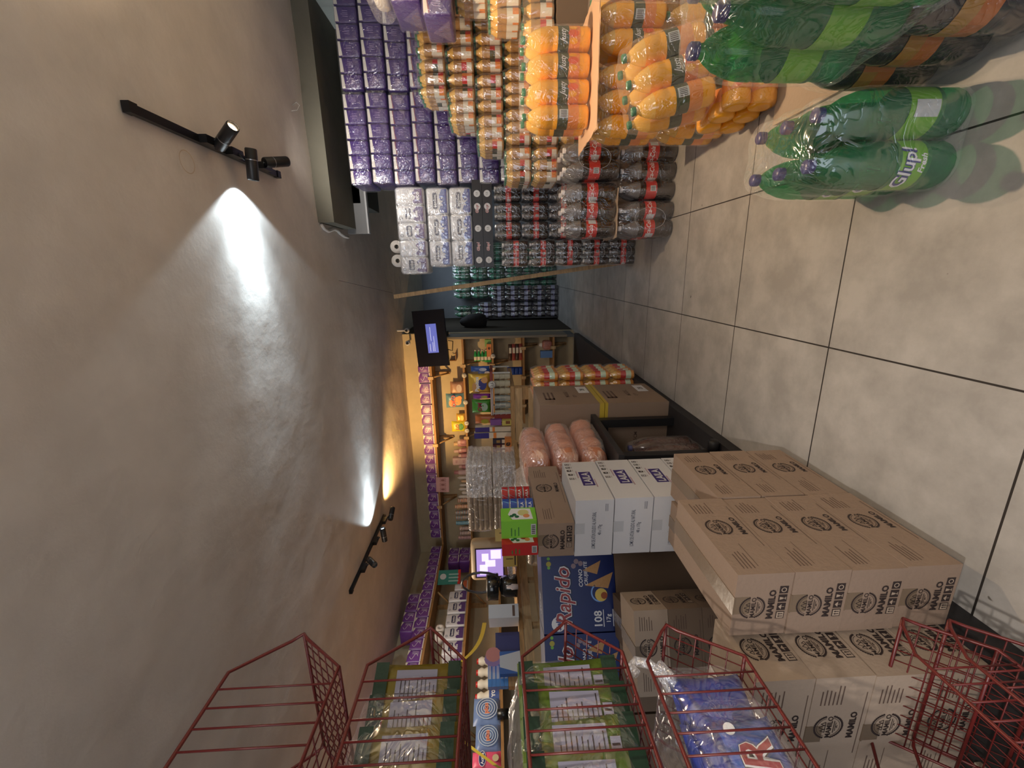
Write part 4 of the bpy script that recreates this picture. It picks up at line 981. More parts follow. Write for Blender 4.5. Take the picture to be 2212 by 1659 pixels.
shelf('topmost wooden shelf along the back wall carrying a row of purple packs', -4.22, -1.10, ZS['A'])
shelf('second wooden shelf on the back wall under the purple row, with creams and tins', -4.22, -.91, ZS['B'])
shelf('third wooden shelf on the back wall behind the counter, with green bottles', -4.22, -.91, ZS['C'])
shelf('fourth wooden shelf on the back wall, low beside the passage with blue packs', -2.2, -.91, ZS['D'])
shelf('lowest wooden shelf on the back wall beside the passage, nearly empty', -2.2, -.91, ZS['E'])
shelf('topmost wooden shelf along the left wall carrying purple packs', 0, 0, ZS['A'] + .002, 'left', 2.6, SY + .34)
shelf('second wooden shelf along the left wall with white and purple rolls', 0, 0, ZS['B'] + .002, 'left', 2.6, SY + .34)
shelf('third wooden shelf along the left wall with pink packets and red drinks', 0, 0, ZS['C'] - .005, 'left', 1.4, SY)

# a single purple pack of rolls
def purple_pack_mesh(w, d, h):
    m = MB(); m.rbox(-w / 2, -d / 2, 0, w / 2, d / 2, h, PURPLE_LIT, .02, 3, .003)
    o, u, v = Vector((-w / 2, -d / 2 - .001, 0)), Vector((1, 0, 0)), Vector((0, 0, 1))
    m.poly(o, u, v, [(w * .02, h * .03), (w * .98, h * .03), (w * .98, h * .10), (w * .02, h * .10)], ROLL, .0035)
    m.poly(o, u, v, [(w * .55, h * .97), (w * .97, h * .80), (w * .97, h * .97)], CREAM, .0035)
    m.line(o, u, v, [(w * (.45 + .22 * math.sin(k * .62)), h * (.25 + .055 * k)) for k in range(11)], w * .03, WHITE, .0045)
    for a in (.62, .70, .80): m.line(o, u, v, [(w * a, h * .22), (w * (a + .04), h * .66)], w * .022, WHITE, .0045)
    for a in (-.001, 1.0): m.line(o, u, v, [(w * (.03 if a < 0 else .97), h * .1), (w * (.03 if a < 0 else .97), h * .95)], w * .03, LILAC, .0035)
    return m.mesh('roll_pack')
PPM = purple_pack_mesh(.155, .22, .170)
n = 0; x = -1.30
while x > -4.12:
    o = inst('toilet_paper_pack', PPM, None, (x, SY + .125 + jt(.006), ZS['A']), (0, 0, jt(.06)))
    tag(o, 'purple roll pack on the top back shelf, %s counting from the screen' % ORD[n], 'toilet paper', 'purple packs on the top back shelf'); n += 1; x -= .160
n = 0; y = SY - .06
while y > 2.7:
    o = inst('toilet_paper_pack', PPM, None, (SXL - .125 + jt(.006), y, ZS['A'] + .002), (0, 0, PI / 2 + jt(.06)))
    tag(o, 'purple roll pack on the top left-wall shelf, %s counting from the corner' % ORD[n], 'toilet paper', 'purple packs on the top left-wall shelf')
    if 6 <= n <= 9:
        o = inst('toilet_paper_pack', PPM, None, (SXL - .155, y - .03, ZS['A'] + .174), (0, 0, PI / 2 + jt(.1)))
        tag(o, 'purple roll pack stacked above the left-wall row, near the %s below' % ORD[n], 'toilet paper', 'purple packs stacked above the left-wall row')
    n += 1; y -= .160

# screen and cameras
t = thing('wall_screen', 'black wall screen showing a small pale blue window, above the shelf end', 'screen', at(931, 731, Y=5.55), 0, rot=(R_(-12), R_(-3.5), R_(4)))
m = MB(); m.box(-.37, -.02, -.215, .37, .02, .215, mat((.008, .007, .012), .25, spec=.6)); m.build('screen_body', t)
m = MB(); o_, u_, v_ = (-.37, -.0206, -.215), (1, 0, 0), (0, 0, 1)
m.quad(o_, u_, v_, .18, .12, .56, .265, mat((.1, .12, .4), .3, emit=(.16, .19, .62), estr=.65), .001)
for (a, b, w, c) in ((.20, .225, .10, 0), (.34, .205, .18, 0), (.20, .185, .12, 0), (.20, .165, .20, 0)): m.quad(o_, u_, v_, a, b, a + w, b + .006, mat((.6, .65, .9), .3, emit=(.7, .75, 1), estr=.65), .002)
m.build('screen_window', t)
m = MB(); m.box(-.05, .02, -.05, .05, .6, .05, BLACK); m.build('wall_mount', t)
m = MB(); m.tube([(-.16, .0, -.21), (-.18, .02, -.27), (-.06, .05, -.28), (-.05, .1, -.2)], .006, BLACK, 5); m.build('cable', t)
for i, (x, y, r) in enumerate(((879, 714, 1), (881, 741, 0))):
    t = thing('security_camera', ['white security camera above the screen, nearest the passage', 'small white security camera above the screen, on the orange wall'][i], 'camera', at(x, y, Y=5.95), 0, 'white cameras above the screen')
    m = MB(); m.lathe([(.001, -.04), (.03, -.035), (.036, 0), (.03, .035), (.001, .04)], mat((.62, .62, .64), .4), seg=14, axis='Y', cap=False); m.build('camera_body', t)
    m = MB(); m.lathe([(.001, -.046), (.018, -.046), (.018, -.03)], BLACK, seg=12, axis='Y', cap=False); m.build('lens', t)
    m = MB(); m.tube([(0, .02, 0), (0, .15, .02), (0, .302, .02)] if i else [(0, 0, .03), (0, 0, CZ - t.location.z + .005)], .014, mat((.62, .62, .64), .4)); m.build('mount', t)
t = thing('socket_box', 'small wooden box frame fixed on the wall under the screen', 'box frame', at(978, 771, Y=6.2))
m = MB(); m.box(-.06, -.02, -.05, .06, .045, -.04, SHELF); m.box(-.06, -.02, -.05, -.05, .045, .05, SHELF); m.build('frame', t)
m = MB(); m.tube([(.02, .0, -.04), (.0, 0, .0), (.02, 0, .02)], .006, INK); m.build('cable', t)

# ---------------------------------------------------------------- small goods builders
def pillow(m, w, h, t, mt, n=10, seed=0, crimp=None):
    """flat snack bag standing up: pillow with crimped seams top and bottom"""
    for s_ in (-1, 1):
        vs = []
        for j in range(n + 1):
            for i in range(n + 1):
                a, b = i / n * 2 - 1, j / n * 2 - 1
                th = t / 2 * (max(0, 1 - a ** 4) * max(0, 1 - b ** 4)) ** .5
                wr = .12 * t * NZ.noise((a * 3 + seed, b * 3, s_)) * (1 - b * b)
                vs.append((a * w / 2 * (1 - .05 * (1 - b * b)), s_ * (th + wr), h / 2 + b * h / 2))
        q = [(j * (n + 1) + i, j * (n + 1) + i + 1, (j + 1) * (n + 1) + i + 1, (j + 1) * (n + 1) + i) for j in range(n) for i in range(n)]
        if s_ > 0: q = [f[::-1] for f in q]
        m.add(vs, q, mt, True)
    if crimp:
        for z in (0, h): m.box(-w / 2, -.002, z - (.0 if z == 0 else .012), w / 2, .002, z + (.012 if z == 0 else 0), crimp)
def snack(label, loc, w, h, t, c, c2=None, c3=None, word=None, wc=WHITE, rz=0, group=None, rot=None, name='snack_bag'):
    T = thing(name, label, 'snack bag', loc, rz, group, rot)
    m = MB(); pillow(m, w, h, t, c, 10, w * 99 + loc[0]); m.build('bag_body', T)
    m = MB(); o, u, v = Vector((-w / 2, -t * .52, 0)), Vector((1, 0, 0)), Vector((0, 0, 1))
    if c2: m.disc(o, u, v, w * .5, h * .35, w * .30, c2, .001, 14, h * .2)
    if c3: m.disc(o, u, v, w * .35, h * .72, w * .24, c3, .001, 12, h * .12); m.disc(o, u, v, w * .7, h * .25, w * .16, c3, .0014, 10)
    if word: m.text(word, o, u, v, w * .5, h * .58, h * .24, wc, .03, .1, off=.002, maxw=w * .8)
    if m.v: m.build('printed_front', T)
    return T
def tagdisc(x, z, y, s, label, r=.03):
    m = MB(); m.lathe([(.001, 0), (r, 0), (r, .003), (.001, .003)], mat((.66, .64, .60), .5), seg=20, axis='Y', cap=False)
    m.text(s, (0, -.0005, 0), (1, 0, 0), (0, 0, 1), 0, 0, r * .8, INK, .01); m.ring((0, -.0005, 0), (1, 0, 0), (0, 0, 1), 0, 0, r * .86, r * .93, INK, .0006)
    tag(m.build('price_tag', loc=(x, y, z)), label, 'price tag', 'round price tags')
def X5(y): return at(1060, y, Y=SY).x
def XP(x, y, Y): return at(x, y, Y=Y).x

# --- second shelf, back wall: snack bags, pink cosmetics, creams, tins
zb = ZS['B'] + .001; yb = SY + .10
GOLD = mat((.70, .42, .06), .3, metal=.3, bump=.3, bscale=30); BRN = mat((.36, .20, .13), .4, bump=.3, bscale=30); GRN = mat((.06, .26, .03), .35, bump=.3, bscale=30)
snack('brownish pink snack bag on the second shelf, first bag from the screen', (XP(980, 842, SY), yb, zb), .20, .20, .07, BRN, mat((.5, .4, .35), .5), None, None)
snack('blue and orange snack bag leaning on the second shelf beside the brownish bag', (XP(980, 868, SY), yb - .03, zb), .22, .27, .07, mat((.12, .25, .32), .35, bump=.3, bscale=30), mat((.75, .3, .05), .4), ORL, 'OKO', RED)
snack('gold snack bag lying low on the second shelf', (XP(988, 905, SY), yb - .04, zb), .13, .13, .06, GOLD, mat((.8, .6, .1), .4))
snack('yellow and green snack bag with two letters on the second shelf', (XP(985, 925, SY), yb - .02, zb), .17, .21, .07, mat((.60, .55, .03), .35, bump=.3, bscale=30), GRN, None, 'LO', RED)
PINK = mat((.42, .20, .22), .45); PINKL = mat((.58, .42, .42), .5); BEI = mat((.60, .42, .26), .5)
def tube_item(label, x, y, z, r, h, c, capc, grp, capr=.7, nm='cosmetic_bottle', cat='bottle'):
    T = thing(nm, label, cat, (x, y, z), 0, grp)
    m = MB(); m.lathe([(.001, 0), (r * .95, 0), (r, .006), (r, h * .62), (r * .8, h * .68)], c, seg=14, cap=False); m.build('bottle_body', T)
    m = MB(); m.lathe([(r * capr, h * .68), (r * capr, h), (.001, h)], capc, seg=14, cap=False); m.build('cap', T)
for i, (yy, dz, r, h, c, cc) in enumerate(((955, 0, .045, .13, PINK, PINKL), (963, 0, .045, .20, PINK, BEI), (973, 0, .035, .12, PINK, PINKL), (979, 0, .035, .20, PINK, PINKL), (985, 0, .035, .13, PINK, PINKL), (1013, 0, .042, .14, PINK, PINKL), (1021, 0, .042, .21, PINKL, PINK))):
    tube_item('pink cosmetic bottle on the second shelf, %s from the yellow snack bag' % ORD[i], X5(yy), yb + (.02 if i % 2 else -.05), zb, r, h, c, cc, 'pink bottles on the second shelf')
for i in range(2):
    m = MB(); m.box(-.055, -.04, 0, .055, .04, .11, PINKL); m.text('RE', (-.055, -.0405, 0), (1, 0, 0), (0, 0, 1), .055, .055, .03, PINK, .01)
    tag(m.build('cosmetic_box', loc=(X5(997), yb - .02, zb + .111 * i)), 'pale pink cosmetic box among the pink bottles, %s one' % ['lower', 'upper'][i], 'box', 'pale pink boxes on the second shelf')
for i, (yy, w, h, c) in enumerate(((1034, .055, .17, mat((.6, .58, .55), .5)), (1042, .05, .12, BEI), (1050, .045, .15, mat((.62, .60, .56), .5)), (1059, .05, .16, mat((.6, .58, .55), .5)), (1067, .06, .12, mat((.64, .60, .56), .5)), (1075, .055, .18, mat((.66, .62, .58), .5)))):
    m = MB(); m.lathe([(w / 2 * .5, 0), (w / 2, .02), (w / 2 * .9, h * .8), (w / 2 * .1, h)], c, seg=10); m.lathe([(w * .28, 0), (w * .28, .025)], WHITE if i % 2 else INK, seg=10)
    tag(m.build('cream_tube', loc=(X5(yy), yb - .03, zb)), 'upright pale cream tube on the second shelf, %s from the pink sign' % ORD[i], 'cream tube', 'cream tubes under the pink sign')
# small tins, eight columns
cols = [(1085, 7, (ORL, GREY_L)), (1098, 9, (ORL, CREAM)), (1111, 9, (ORL, SKY)), (1122, 9, (ORL, SKY)), (1134, 9, (mat((.35, .45, .5), .4), SKY)), (1146, 7, (PINK, CREAM)), (1156, 7, (PINK, CREAM)), (1166, 8, (PINK, PINKL))]
tm = {}
for ci, (yy, n, cc) in enumerate(cols):
    x = XP(1000, yy, SY)
    for k in range(n):
        key = cc
        if key not in tm:
            m = MB(); m.lathe([(.031, 0), (.031, .021), (.029, .0245), (.001, .0245)], cc[0], seg=12, cap=False); m.lathe([(.0316, .003), (.0316, .016)], cc[1], seg=12, cap=False); tm[key] = m.mesh('tin')
        o = inst('small_tin', tm[key], None, (x, SY + .06, zb + .0255 * k))
        tag(o, 'small tin in the %s tin column past the creams, %s up' % (ORD[ci], ORD[k]), 'tin', 'small tins stacked in columns')
# pink sign and teal card
t = thing('pink_sign', 'small pink card with three rounded boxes hanging from the top shelf edge', 'sign', at(956, 1047, Y=SY - .02), 0, rot=(0, R_(2), 0))
m = MB(); m.box(-.125, -.002, -.10, .125, .002, .10, mat((.62, .38, .40), .6)); m.build('sign_card', t)
m = MB()
for i in (-1, 0, 1):
    x = i * .078; m.quad((x - .030, -.002, -.05), (1, 0, 0), (0, 0, 1), 0, 0, .060, .09, mat((.2, .1, .09), .5), .001); m.quad((x - .027, -.002, -.047), (1, 0, 0), (0, 0, 1), 0, 0, .054, .084, mat((.50, .30, .30), .5), .0014)
    m.disc((x, -.002, -.005), (1, 0, 0), (0, 0, 1), 0, 0, .015, mat((.25, .10, .10), .5), .0018, 7, .03)
m.build('sign_print', t)
t = thing('hanging_card', 'teal and red blister card hanging from the upper shelf near the corner', 'card', Vector((SXL + .02, 5.15, 1.93)), R_(70))
m = MB(); m.box(-.11, -.002, -.16, .11, .002, .16, mat((.02, .20, .18), .4)); m.quad((-.11, -.0025, -.16), (1, 0, 0), (0, 0, 1), 0, 0, .22, .04, RED, .0006); m.disc((-.11, -.0025, -.16), (1, 0, 0), (0, 0, 1), .12, .25, .045, GREY_L, .0006)
for k in range(3): m.quad((-.11, -.0025, -.16), (1, 0, 0), (0, 0, 1), .04 + .05 * k, .03, .06 + .05 * k, .17, mat((.3, .5, .5), .3), .001)
m.build('card_face', t)
# --- left wall, second shelf
zl = ZS['B'] + .003
for i in range(4):
    o = inst('toilet_paper_pack', PPM, None, (SXL - .14, 5.80 - (i // 2) * .17, zl + .171 * (i % 2)), (0, 0, PI / 2 + jt(.1)))
    tag(o, 'purple roll pack in the corner of the second shelf, %s pile, %s' % (['farther', 'nearer'][i // 2], ['lower', 'upper'][i % 2]), 'toilet paper', 'purple packs in the shelf corner')
m = MB(); m.rbox(-.10, -.09, 0, .10, .09, .19, BAMB_W, .02); m.quad((-.10, -.0915, 0), (1, 0, 0), (0, 0, 1), .02, .02, .18, .09, mat((.5, .12, .05), .5), .001); tag(m.build('roll_pack', loc=(SXL - .13, 5.06, zl), rot=(0, 0, PI / 2)), 'white and orange roll pack on the left wall beside the bamboo packs', 'toilet paper')
BU = bamboo_unit(.19, .20, .25, BAMB_P)
for i in range(5):
    o = inst('toilet_paper_pack', BU, None, (SXL - .13, 4.84 - i * .205, zl), (0, 0, PI / 2 + jt(.05)))
    tag(o, 'white pack with dark name plate on the left wall shelf, %s from the corner' % ORD[i], 'toilet paper', 'white packs on the left wall shelf')
for i in range(2):
    m = MB(); m.lathe([(.018, 0), (.018, .1), (.052, .1), (.052, 0), (.018, 0)], ROLL, axis='X', seg=20, cap=False)
    tag(m.build('toilet_roll', loc=(SXL - .11, 4.30 - i * .11, zl + .306)), 'loose white toilet roll on the white packs by the yellow tape, %s' % ['farther', 'nearer'][i], 'toilet roll', 'loose rolls on the white packs')
m = MB(); m.rbox(-.1, -.08, 0, .1, .08, .14, mat((.22, .10, .32), .4, bump=.3, bscale=30), .02); m.disc((-.1, -.082, 0), (1, 0, 0), (0, 0, 1), .1, .08, .045, SKY, .0015, 10); tag(m.build('soap_pack', loc=(SXL - .11, 3.78, zl), rot=(0, 0, PI / 2)), 'purple and blue pack at the near end of the second left shelf', 'pack')

# --- third shelf, back wall
zc = ZS['C'] + .001
GB = mat((.02, .30, .07), .35)
for i in range(6):
    tube_item('green bottle with pale label on the third shelf, %s from the orange box' % ORD[i], XP(1035, 776, SY) - .0 , SY + .05, zc, .02, .1, GB, CREAM, 'x') if False else None
for i in range(6):
    T = thing('green_sachet_bottle', 'upright green bottle on the third shelf by the passage, %s of six' % ORD[i], 'bottle', (-1.23 + .001 * i, SY + .05 + .05 * i, zc), 0, 'green bottles on the third shelf')
    m = MB(); m.lathe([(.001, 0), (.028, .003), (.032, .09), (.016, .12), (.013, .13)], GB, seg=12, cap=False); m.build('bottle_body', T)
    m = MB(); m.lathe([(.015, .13), (.015, .16), (.001, .16)], CREAM, seg=10, cap=False); m.build('cap', T)
for i in range(5):
    T = thing('green_bottle', 'green bottle lying in a row near the shelf end, %s from the shelf board' % ORD[i], 'bottle', (-1.12, SY + .03, zc + .028 + .050 * i), 0, 'green bottles lying by the shelf end')
    m = MB(); m.lathe([(.001, -.12), (.022, -.115), (.024, -.02), (.012, .01), (.012, .03)], GB, seg=12, axis='X', cap=False); m.lathe([(.0245, -.10), (.0245, -.05)], CREAM, seg=12, axis='X', cap=False); m.build('bottle_body', T)
    m = MB(); m.lathe([(.014, .03), (.014, .05), (.001, .05)], CREAM, seg=10, axis='X', cap=False); m.build('cap', T)
m = MB(); m.box(-.09, -.03, 0, .09, .03, .065, mat((.72, .25, .07), .5)); m.text('e', (-.09, -.0305, 0), (1, 0, 0), (0, 0, 1), .12, .03, .04, INK, .03); tag(m.build('orange_box', loc=(-1.08, SY + .02, zc), rot=(0, 0, .05)), 'orange box with a dark curl at the passage end of the third shelf', 'box')
m = MB(); m.box(-.05, -.03, 0, .05, .03, .09, mat((.22, .42, .12), .5)); tag(m.build('green_box', loc=(-.98, SY + .06, zc)), 'small green box beside the orange box at the shelf end', 'box')
for i in range(2):
    snack('blue snack bag on the third shelf beside the green bottles, %s' % ['right one', 'left one'][i], (-1.42 - .02 * i, SY + .04 + .1 * i, zc), .13, .20, .05, mat((.03, .07, .30), .35, bump=.3, bscale=30), mat((.4, .4, .5), .5), None, None, group='blue bags on the third shelf')
# fourth and fifth shelves
for i in range(4):
    m = MB(); pillow(m, .055, .24, .045, [mat((.28, .05, .04), .35), mat((.06, .03, .02), .35)][i % 2], 8, i); m.quad((-.0275, -.026, 0), (1, 0, 0), (0, 0, 1), .01, .05, .045, .13, CREAM, .001)
    tag(m.build('noodle_packet', loc=(-1.00 - .001 * i, SY + .04, ZS['D'] + .026 + .05 * i), rot=(0, R_(-90), 0)), 'dark red packet lying on the fourth shelf by the passage, %s from its board' % ORD[i], 'packet', 'dark red packets on the fourth shelf')
for i in range(4):
    m = MB(); pillow(m, .06, .12, .05, mat((.02, .06, .32), .35, bump=.3, bscale=30), 8, i + 9)
    tag(m.build('blue_packet', loc=(-1.34, SY + .05, ZS['D'] + .03 + .055 * i), rot=(0, R_(-90), 0)), 'blue packet lying on the fourth shelf beyond the dark red ones, %s up' % ORD[i], 'packet', 'blue packets on the fourth shelf')
T = thing('snack_bag', 'small knotted clear bag of red sweets on the lowest shelf', 'snack bag', (-1.03, SY + .06, ZS['E'] + .001)); m = MB(); lumpy(m, -.07, -.05, 0, .07, .05, .14, mat((.42, .18, .15), .4, var=.5, vscale=40), .05, 8, 8, 3); m.build('bag_body', T); m = MB(); lumpy(m, -.03, -.02, .13, .03, .02, .19, FILM_BAG, .1, 8, 6, 3); m.build('film_knot', T)
m = MB(); m.box(-.05, -.03, 0, .05, .03, .17, mat((.12, .25, .55), .5)); tag(m.build('blue_box', loc=(-1.16, SY + .04, ZS['E'] + .001)), 'plain light blue box on the lowest shelf near the passage', 'box')
# round price tags on shelf edges
for i, (x, y, s, z) in enumerate(((997, 811, '2,5', ZS['B'] - .02), (1001, 869, '1,5', ZS['B'] - .02), (1003, 914, '3', ZS['B'] - .02), (1004, 930, '2', ZS['B'] - .02), (1063, 769, '2', ZS['C'] - .02), (1063, 794, '3', ZS['C'] - .02))):
    tagdisc(XP(x, y, SY), z, SY - .016, s, 'round white price tag on the %s shelf edge, %s from the passage' % ('second' if i < 4 else 'third', ORD[i % 4]), .036)

# ================================================================ COUNTER
CY = 3.64
t = thing('shop_counter', 'long pine counter frame with open studs in front of the shelves', 'counter', (0, 0, 0))
m = MB(); m.box(-2.62, CY, KZ - .035, -1.00, CY + .75, KZ, PINE); m.add([(-2.56, CY, KZ - .035), (-2.86, 2.35, KZ - .035), (-3.45, 2.35, KZ - .035), (-3.3, CY + .75, KZ - .035), (-2.56, CY + .75, KZ - .035), (-2.56, CY, KZ), (-2.86, 2.35, KZ), (-3.45, 2.35, KZ), (-3.3, CY + .75, KZ), (-2.56, CY + .75, KZ)], [(0, 1, 2, 3, 4), (9, 8, 7, 6, 5), (0, 5, 6, 1), (1, 6, 7, 2), (2, 7, 8, 3), (3, 8, 9, 4), (4, 9, 5, 0)], PINE); m.build('counter_top', t)
m = MB(); m.box(-1.13, CY + .01, Z0, -1.005, CY + .05, KZ - .035, PINE); m.build('end_post', t)
for z in (KZ - .07, .86):
    m = MB(); m.box(-2.60, CY + .005, z - .035, -1.02, CY + .03, z + .03, PINE_L)
    m.build('rail', t)
    m = MB(); a, b = Vector((-2.555, CY - .005, z)), Vector((-2.85, 2.36, z)); d = (b - a).normalized(); nn = Vector((-d.y, d.x, 0)) * .012
    m.add([a + nn - Vector((0, 0, .035)), b + nn - Vector((0, 0, .035)), b - nn - Vector((0, 0, .035)), a - nn - Vector((0, 0, .035)), a + nn + Vector((0, 0, .03)), b + nn + Vector((0, 0, .03)), b - nn + Vector((0, 0, .03)), a - nn + Vector((0, 0, .03))], [(0, 1, 2, 3), (7, 6, 5, 4), (0, 4, 5, 1), (1, 5, 6, 2), (2, 6, 7, 3), (3, 7, 4, 0)], PINE_L); m.build('rail', t)
for k in range(5):
    x = -1.07 - .37 * k; m = MB(); m.box(x - .02, CY + .03, Z0, x + .02, CY + .06, KZ - .035, PINE_L); m.build('stud', t)
for k in range(4):
    p = Vector((-2.56, CY - .05, 0)).lerp(Vector((-2.85, 2.38, 0)), k / 3); m = MB(); m.box(p.x - .045, p.y - .02, Z0, p.x - .014, p.y + .02, KZ - .035, PINE_L); m.build('stud', t)
m = MB(); m.box(-2.6, CY + .06, .10, -1.15, CY + .075, .84, PINE); m.build('front_panel', t)
# rack with cups beneath and snack bags on top
RZ = KZ + .165; RY = CY + .12
t = thing('snack_rack', 'low dark red rack standing on the counter over stacks of pale cups', 'rack', (0, 0, 0))
xa, xb = XP(1060, 800, RY), XP(1060, 892, RY)
m = MB(); m.box(xb, RY - .06, RZ - .006, xa, RY + .22, RZ + .02, mat((.22, .04, .03), .5)); m.build('rack_shelf', t)
for x in (xa - .012, xb + .012):
    for y in (RY - .05, RY + .2):
        m = MB(); m.box(x - .006, y - .006, KZ, x + .006, y + .006, RZ - .006, mat((.5, .5, .48), .4)); m.build('leg', t)
for z in (RZ - .002, RZ + .012):
    m = MB(); m.tube([(xb, RY - .068, z), (xb + (xa - xb) * .62, RY - .068, z)], .004, mat((.7, .7, .68), .4)); m.build('front_rod', t)
CUP = mat((.50, .47, .36), .45); CUPM = mat((.6, .68, .68), .2, metal=.6)
cupm = {}
for kind_, c in (('cup', CUP), ('tin_cup', CUPM)):
    m = MB(); m.lathe([(.026, 0), (.033, .045), (.034, .047), (.031, .047)], c, seg=14, cap=False); cupm[kind_] = m.mesh(kind_)
gx = [xa - .05 - i * .071 for i in range(6)]
for i, x in enumerate(gx):
    for k in range(3):
        o = inst('paper_cup', cupm['tin_cup' if i in (3, 4) else 'cup'], None, (x, RY - .02, KZ + .001 + .049 * k))
        tag(o, '%s cup on the counter under the red rack, %s from the passage, %s up' % ('shiny' if i in (3, 4) else 'pale', ORD[i], ORD[k]), 'cup', 'cups under the red rack')
def cbag(x0, y0, x1, y1, label, c, c2=None, c3=None, word=None, wc=WHITE, z=RZ + .021, Y=RY, t=.07):
    a, b = at(x0, y1, Y=Y), at(x1, y0, Y=Y); w = abs(b.x - a.x); h = at(x0, y0, Y=Y).z - at(x1, y0, Y=Y).z
    return snack(label, ((a.x + b.x) / 2, Y, z), w, h, t, c, c2, c3, word, wc)
cbag(1006, 806, 1052, 850, 'large gold and dark blue snack bag with white letters on the red rack', GOLD, mat((.03, .03, .18), .4), mat((.6, .3, .1), .4), 'Papitos', WHITE)
cbag(1015, 850, 1052, 861, 'narrow purple and yellow snack bag squeezed between two bags on the rack', mat((.25, .04, .30), .35, bump=.3, bscale=30), YEL_L)
cbag(1012, 862, 1052, 892, 'bright green snack bag with dark red letters on the red rack', GRN, mat((.3, .4, .3), .4), None, 'OM', mat((.3, .01, .04), .4))
cbag(1020, 790, 1060, 803, 'blue snack bag at the passage end of the red rack', mat((.04, .10, .35), .35, bump=.3, bscale=30), mat((.5, .5, .55), .4), z=RZ + .021)
cbag(1023, 893, 1099, 915, 'orange and red noodle bag standing on the counter next to the rack', mat((.55, .15, .04), .35, bump=.3, bscale=30), CREAM, YEL_L, None, z=KZ + .001, Y=CY + .18)
def cbox(x0, y0, x1, y1, label, c, Y=CY + .10, d=.06, deco=None, nm='food_box', z=None, cat='box'):
    a, b = at(x1, y1, Y=Y), at(x1, y0, Y=Y); w = abs(b.x - a.x) * .97; h = at(x0, y0, Y=Y).z - at(x1, y0, Y=Y).z
    T = thing(nm, label, cat, ((a.x + b.x) / 2, Y, KZ + .001 if z is None else z)); m = MB(); m.box(-w / 2, -d / 2, 0, w / 2, d / 2, h, c)
    o, u, v = Vector((-w / 2, -d / 2, 0)), Vector((1, 0, 0)), Vector((0, 0, 1))
    if deco: deco(m, o, u, v, w, h)
    m.build('box_body', T); return T
cbox(1064, 892, 1099, 903, 'dark red jar box next to the pale cups on the counter', mat((.25, .03, .02), .4))
cbox(1022, 919, 1099, 929, 'tall cream and blue striped tube box on the counter, farther of two', CREAM, deco=lambda m, o, u, v, w, h: (m.quad(o, u, v, 0, h * .6, w, h, mat((.06, .04, .22), .4)), m.quad(o, u, v, 0, h * .45, w, h * .52, ORL)))
cbox(1058, 905, 1082, 917, 'purple packet box standing on the counter near the noodle bag', mat((.2, .08, .28), .4), Y=CY + .04, d=.04, z=KZ + .09)
cbox(1080, 906, 1099, 917, 'yellow biscuit box with brown print on the counter', mat((.55, .48, .12), .4), Y=CY + .04, d=.05, deco=lambda m, o, u, v, w, h: m.quad(o, u, v, w * .3, h * .1, w * .9, h * .6, mat((.2, .08, .03), .4)))
cbox(1020, 931, 1099, 943, 'tall cream and blue striped tube box on the counter, nearer of two', CREAM, deco=lambda m, o, u, v, w, h: (m.quad(o, u, v, 0, h * .6, w, h, mat((.05, .04, .25), .4)), m.quad(o, u, v, 0, h * .4, w, h * .48, ORL)))
cbox(1085, 944, 1099, 985, 'long orange box with a dark curl lying on the counter', mat((.60, .22, .06), .5), Y=CY + .05, deco=lambda m, o, u, v, w, h: m.text('e', o, u, v, w * .7, h * .5, h * .7, INK, .03))
for i, (y0, c) in enumerate(((946, mat((.04, .04, .08), .4)), (957, mat((.10, .03, .05), .4)), (968, mat((.12, .03, .05), .4)))):
    cbox(1045, y0, 1084, y0 + 10, 'dark packet box on the counter behind the orange box, %s from the striped boxes' % ORD[i], c, Y=CY + .16, deco=lambda m, o, u, v, w, h: (m.quad(o, u, v, w * .1, h * .2, w * .9, h * .5, CREAM), m.quad(o, u, v, w * .2, h * .6, w * .8, h * .8, mat((.35, .25, .1), .4))))
tagdisc(XP(1058, 826, RY), RZ + .0, RY - .085, '2,5', 'large round price tag on the red rack in front of the gold bag', .035)
# till monitor, box, scanner, pot, on the counter corner
PLAST = mat((.50, .35, .20), .45)
t = thing('till_monitor', 'beige till monitor with lit purple screen on the counter corner', 'monitor', (at(1110, 1205, Y=3.25).x, 3.25, KZ), R_(12))
m = MB(); m.rbox(-.19, -.03, .06, .17, .10, .40, PLAST, .04, 4); m.lathe([(.10, 0), (.10, .012), (.04, .03), (.035, .10)], PLAST, seg=16, c=(0, .05, 0)); m.build('monitor_case', t)
m = MB(); o_, u_, v_ = Vector((-.155, -.031, .10)), Vector((1, 0, 0)), Vector((0, 0, 1))
m.quad(o_, u_, v_, 0, 0, .27, .26, mat((.05, .03, .06), .3), .001); m.quad(o_, u_, v_, .012, .012, .258, .248, mat((.3, .2, .5), .3, emit=(.38, .26, .62), estr=1.0), .002)
for (a, b, c, d) in ((.03, .15, .12, .22), (.10, .08, .16, .17), (.17, .03, .25, .12), (.15, .14, .22, .2)): m.quad(o_, u_, v_, a, b, c, d, mat((.6, .5, .8), .3, emit=(.72, .62, .95), estr=1.3), .003)
m.build('screen_glass', t)
t = thing('clear_cups', 'nested clear plastic cups lying in front of the till monitor', 'cups', (at(1100, 1232, Y=3.02).x, 3.0, KZ + .04), R_(12))
m = MB(); m.lathe([(.03, -.12), (.035, -.04), (.033, -.03), (.038, .04), (.036, .05), (.042, .13)], FILM_BAG, seg=16, axis='X'); m.build('cup_stack', t)
